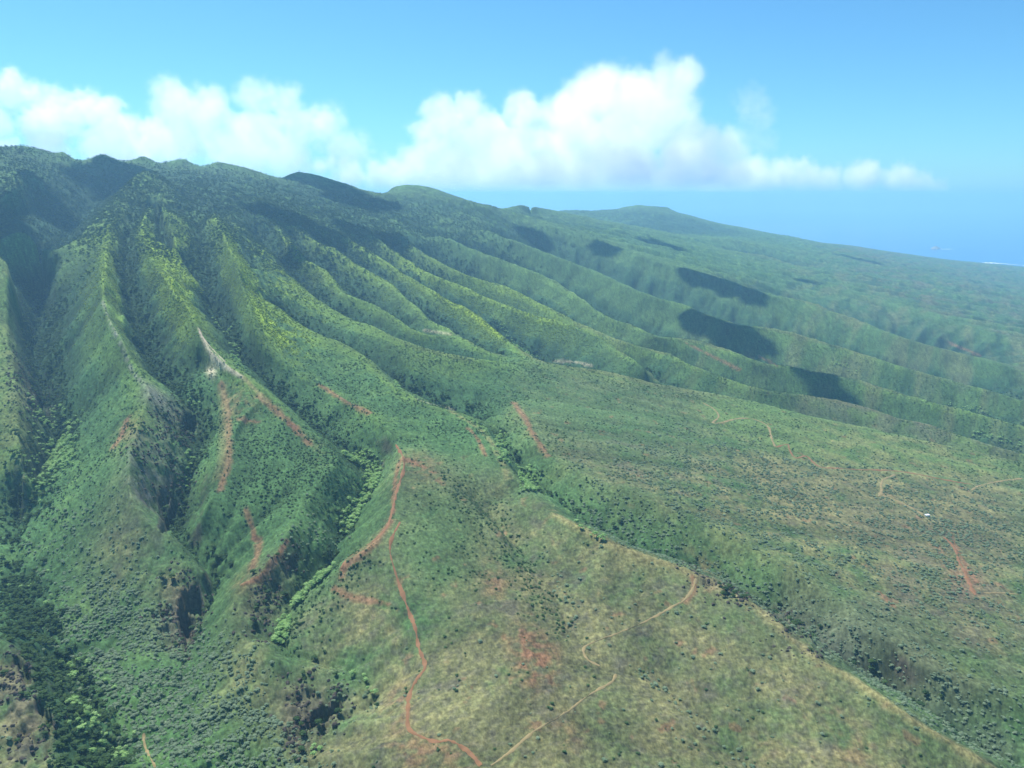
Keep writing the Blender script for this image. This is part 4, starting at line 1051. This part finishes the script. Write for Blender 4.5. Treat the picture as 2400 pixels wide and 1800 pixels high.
    t = math_('MULTIPLY', math_('MULTIPLY', t, t), bs)
    Lk.new(t, vc.inputs['Density'])
    sm = N.new('GeometryNodeSetMaterial'); sm.inputs['Material'].default_value = m
    Lk.new(vc.outputs[0], sm.inputs['Geometry']); Lk.new(sm.outputs[0], go.inputs[0])
    me.materials.append(m)
    md = o.modifiers.new('droplets', 'NODES'); md.node_group = g
    return o
CB = HTOP + 6
D1 = 34000.0
cloud('cloud', 'tall white cumulus tower with a curled top right of the middle', [(1240,240,60),(1290,190,55),(1330,230,70),(1400,215,60),(1450,185,55),(1490,160,35),(1440,260,75),(1350,310,90),(1480,300,60),(1250,320,80),(1540,330,55),(1560,390,60),(1460,380,80),(1330,390,90),(1230,395,80),(1620,400,50),(1690,405,45)], D1, .0007, base_z=CB, fine=1.7, soft=.32)
cloud('cloud', 'white double-headed cumulus in the middle of the sky', [(960,250,45),(1010,240,40),(1125,240,42),(1150,260,40),(930,290,42),(1050,290,60),(1120,310,60),(1000,330,70),(900,350,45),(1080,370,80),(960,385,70),(1170,370,70)], D1 - 3500, .0008, base_z=CB, fine=1.7, soft=.32)
cloud('cloud', 'ragged bank of white cloud above the left mountain crest', [(20,195,45),(0,270,40),(100,230,45),(160,235,45),(215,250,45),(270,285,40),(120,285,60),(200,300,60),(110,325,45),(0,330,40),(250,330,55),(320,300,45)], D1 - 14000, .0014, base_z=CB, ragged=.7, fine=1.6, soft=.36)
cloud('cloud', 'soft greyish cloud with two square heads left of the middle', [(390,225,50),(450,215,40),(560,215,40),(610,220,42),(440,280,75),(560,285,75),(640,270,55),(700,270,50),(500,330,75),(620,330,65),(370,320,60),(740,320,50)], D1 - 9000, .0008, base_z=CB, ragged=.75, fine=1.4)
cloud('cloud', 'small thin cloud floating right of the tall tower', [(1610,225,38),(1640,265,40),(1620,300,40),(1665,310,30)], D1 - 6000, .00022, base_z=CB, ragged=.9)
cloud('cloud', 'low line of pale cloud above the sea horizon', [(1640,368,34),(1690,378,38),(1735,385,40),(1790,395,38),(1840,385,36),(1885,382,38),(1930,390,38),(1980,402,34),(1600,395,46),(1540,405,46),(2030,410,24),(1720,365,24),(1890,368,24)], D1 + 5000, .0012, base_z=CB, ragged=.8, fine=1.4)
cloud('cloud', 'low pale cloud bank behind the middle of the mountain crest', [(690,362,20),(715,355,18),(760,385,34),(820,385,44),(880,385,50),(960,395,56),(1060,395,58),(1160,398,58),(1260,400,55),(1360,400,55),(1450,400,50),(1540,402,45),(1620,405,40)], D1 + 2000, .0015, base_z=CB, ragged=.7)

# unseen clouds added above the slopes to lay their shade on the ribs
def shade_cloud(spots, base_h, label, density=.12):
    W = []
    for u, v, rx, ry in spots:
        i, j = ground_xy([(u, v)])
        if not len(i): continue
        i, j = i[0], j[0]; r = math.exp(RHO[0] + i * (RHO[1] - RHO[0])); t = TH[0] + j * (TH[1] - TH[0])
        g = np.array([r * math.sin(t), r * math.cos(t), float(height(np.array([i]), np.array([j]))[0])])
        c = g + SUN_DIR * ((base_h - g[2]) / SUN_DIR[2])
        n = max(1, int(round(ry / rx)))
        for k in range(n): W.append((c[0], c[1] + (k - (n - 1) / 2) * 2 * (ry - rx) / max(1, n - 1), c[2], rx * 1.5))
    return cloud('cloud', label, None, 3000, density, world_puffs=W, res=64, ragged=.45, soft=.3)
shade_cloud([(1500,692,40,60),(1560,708,50,70),(1615,722,42,60)], 2400, 'small cumulus high over the shaded middle gully')
shade_cloud([(1762,832,34,80),(1800,842,30,70)], 2400, 'small cumulus high over the right-hand slope')
shade_cloud([(1500,595,45,70),(1565,612,60,90),(1620,635,40,60)], 2700, 'fair-weather cumulus high over the far gullies')
shade_cloud([(600,462,80,100),(690,495,60,80),(790,500,70,90),(860,525,50,70),(640,545,50,70)], 2700, 'fair-weather cumulus high over the middle of the mountain')
shade_cloud([(40,520,60,90),(0,505,60,90),(110,445,60,80)], 2600, 'fair-weather cumulus high over the left valley head')
shade_cloud([(690,395,130,190),(770,425,110,170),(250,385,90,150)], 3100, 'fair-weather cumulus high over the crest')
shade_cloud([(1150,508,55,70),(1310,535,60,80),(1425,525,80,110)], 3400, 'fair-weather cumulus high over the long eastern ridge')
shade_cloud([(1740,605,35,50),(1850,560,90,130)], 3600, 'fair-weather cumulus high over the eastern shore')

# ------------------------------------------------------------------ white shed on the bench
def ground_at(u, v, scale=1.0):
    i, j = ground_xy([(u, v)], scale); r = math.exp(RHO[0] + i[0] * (RHO[1] - RHO[0])); t = TH[0] + j[0] * (TH[1] - TH[0])
    return Vector((r * math.sin(t), r * math.cos(t), float(height(i, j)[0])))
M_WHITE = plain('white_sheet_metal', (.78, .78, .76), .45, .06, .5)
M_DOOR = plain('grey_door', (.22, .23, .24), .6, .1, 1)
M_WALL = plain('white_wall', (.70, .70, .67), .7, .08, .7)
def box_mesh(name, lo, hi, material, bevel=0.0):
    bm = bmesh.new(); bmesh.ops.create_cube(bm, size=1)
    for v in bm.verts: v.co = Vector([lo[k] + (v.co[k] + .5) * (hi[k] - lo[k]) for k in range(3)])
    if bevel: bmesh.ops.bevel(bm, geom=bm.edges[:], offset=bevel, segments=1, affect='EDGES')
    me = bpy.data.meshes.new(name); bm.to_mesh(me); bm.free(); me.materials.append(material); return me
p = ground_at(2172, 1209)
shed = bpy.data.objects.new('shed', None); COL.objects.link(shed); shed.location = p; shed.scale = (.8, .8, .8); shed.rotation_euler = (0, 0, math.radians(12))
shed['label'] = 'small white metal-roofed shed where the bench tracks meet'; shed['category'] = 'shed'
link('wall', box_mesh('wall', (-4.2, -3, -1), (4.2, 3, 2.6), M_WALL), parent=shed)
me = bpy.data.meshes.new('roof')
me.from_pydata([(-4.6,-3.4,2.6),(4.6,-3.4,2.6),(4.6,3.4,2.6),(-4.6,3.4,2.6),(-4.6,0,3.9),(4.6,0,3.9),(-4.6,-3.4,2.45),(4.6,-3.4,2.45),(4.6,3.4,2.45),(-4.6,3.4,2.45)], [],
               [(0,1,5,4),(2,3,4,5),(0,4,3),(1,2,5),(6,7,1,0),(7,8,2,1),(8,9,3,2),(9,6,0,3),(9,8,7,6)]); me.materials.append(M_WHITE); link('roof', me, parent=shed)
link('door', box_mesh('door', (-1.0, -3.06, 0), (.6, -3.0, 2.1), M_DOOR), parent=shed)

# ------------------------------------------------------------------ islet and surf far out at sea
def sea_at(u, v):
    th, sl, c = rays(u, v); r = -CAM_H / sl
    return r * math.sin(th), r * math.cos(th)
ix, iy = sea_at(2194, 583)
a = np.linspace(0, 2 * math.pi, 41)[None, :]; q = np.linspace(0.02, 1, 12)[:, None]
rad = 62 * q * (1 + .25 * np.sin(2 * a + 1) + .15 * np.sin(3 * a) + .1 * np.sin(7 * a))
hz_ = 46 * (1 - q ** 1.6) * (1 + .25 * np.cos(a - 2)) - 4 * q
me = grid_mesh('islet', ix + rad * np.cos(a) * 1.3, iy + rad * np.sin(a), hz_ + 3.2 * noise(rad * np.cos(a) / 14, rad * np.sin(a) / 14, 5))
if sum(p_.normal.z for p_ in me.polygons) < 0: me.flip_normals()
M_ISLET = plain('pale_sea_rock', (.36, .33, .27), .9, .3, .05); me.materials.append(M_ISLET)
link('islet', me, 'small pale rocky islet alone in the blue sea', None, None, 'structure')
M_FOAM = plain('surf_foam', (.80, .84, .84), .8, .1, .02)
def surf(pts, width, label):
    P = spline(np.array(pts, float), 14)
    xy = np.array([sea_at(u, v) for u, v in P]); k = np.arange(len(xy))
    w_ = width * np.clip(.6 + .9 * noise(k / 3.1, k * 0., 3), .05, 1.6)
    X = np.stack([xy[:, 0], xy[:, 0]], 1); Y = np.stack([xy[:, 1] - w_, xy[:, 1] + w_], 1)
    me = grid_mesh('surf', X, Y, np.full(X.shape, .6) + .2 * noise(X / 20, Y / 20, 3))
    if sum(p_.normal.z for p_ in me.polygons) < 0: me.flip_normals()
    me.materials.append(M_FOAM); link('surf', me, label, None, None, 'structure')
surf([(2306,616),(2340,617),(2375,620),(2420,624)], 120, 'white line of surf breaking off the far shore')
surf([(2206,584),(2222,584),(2232,584)], 60, 'thin white wake of foam beside the islet')
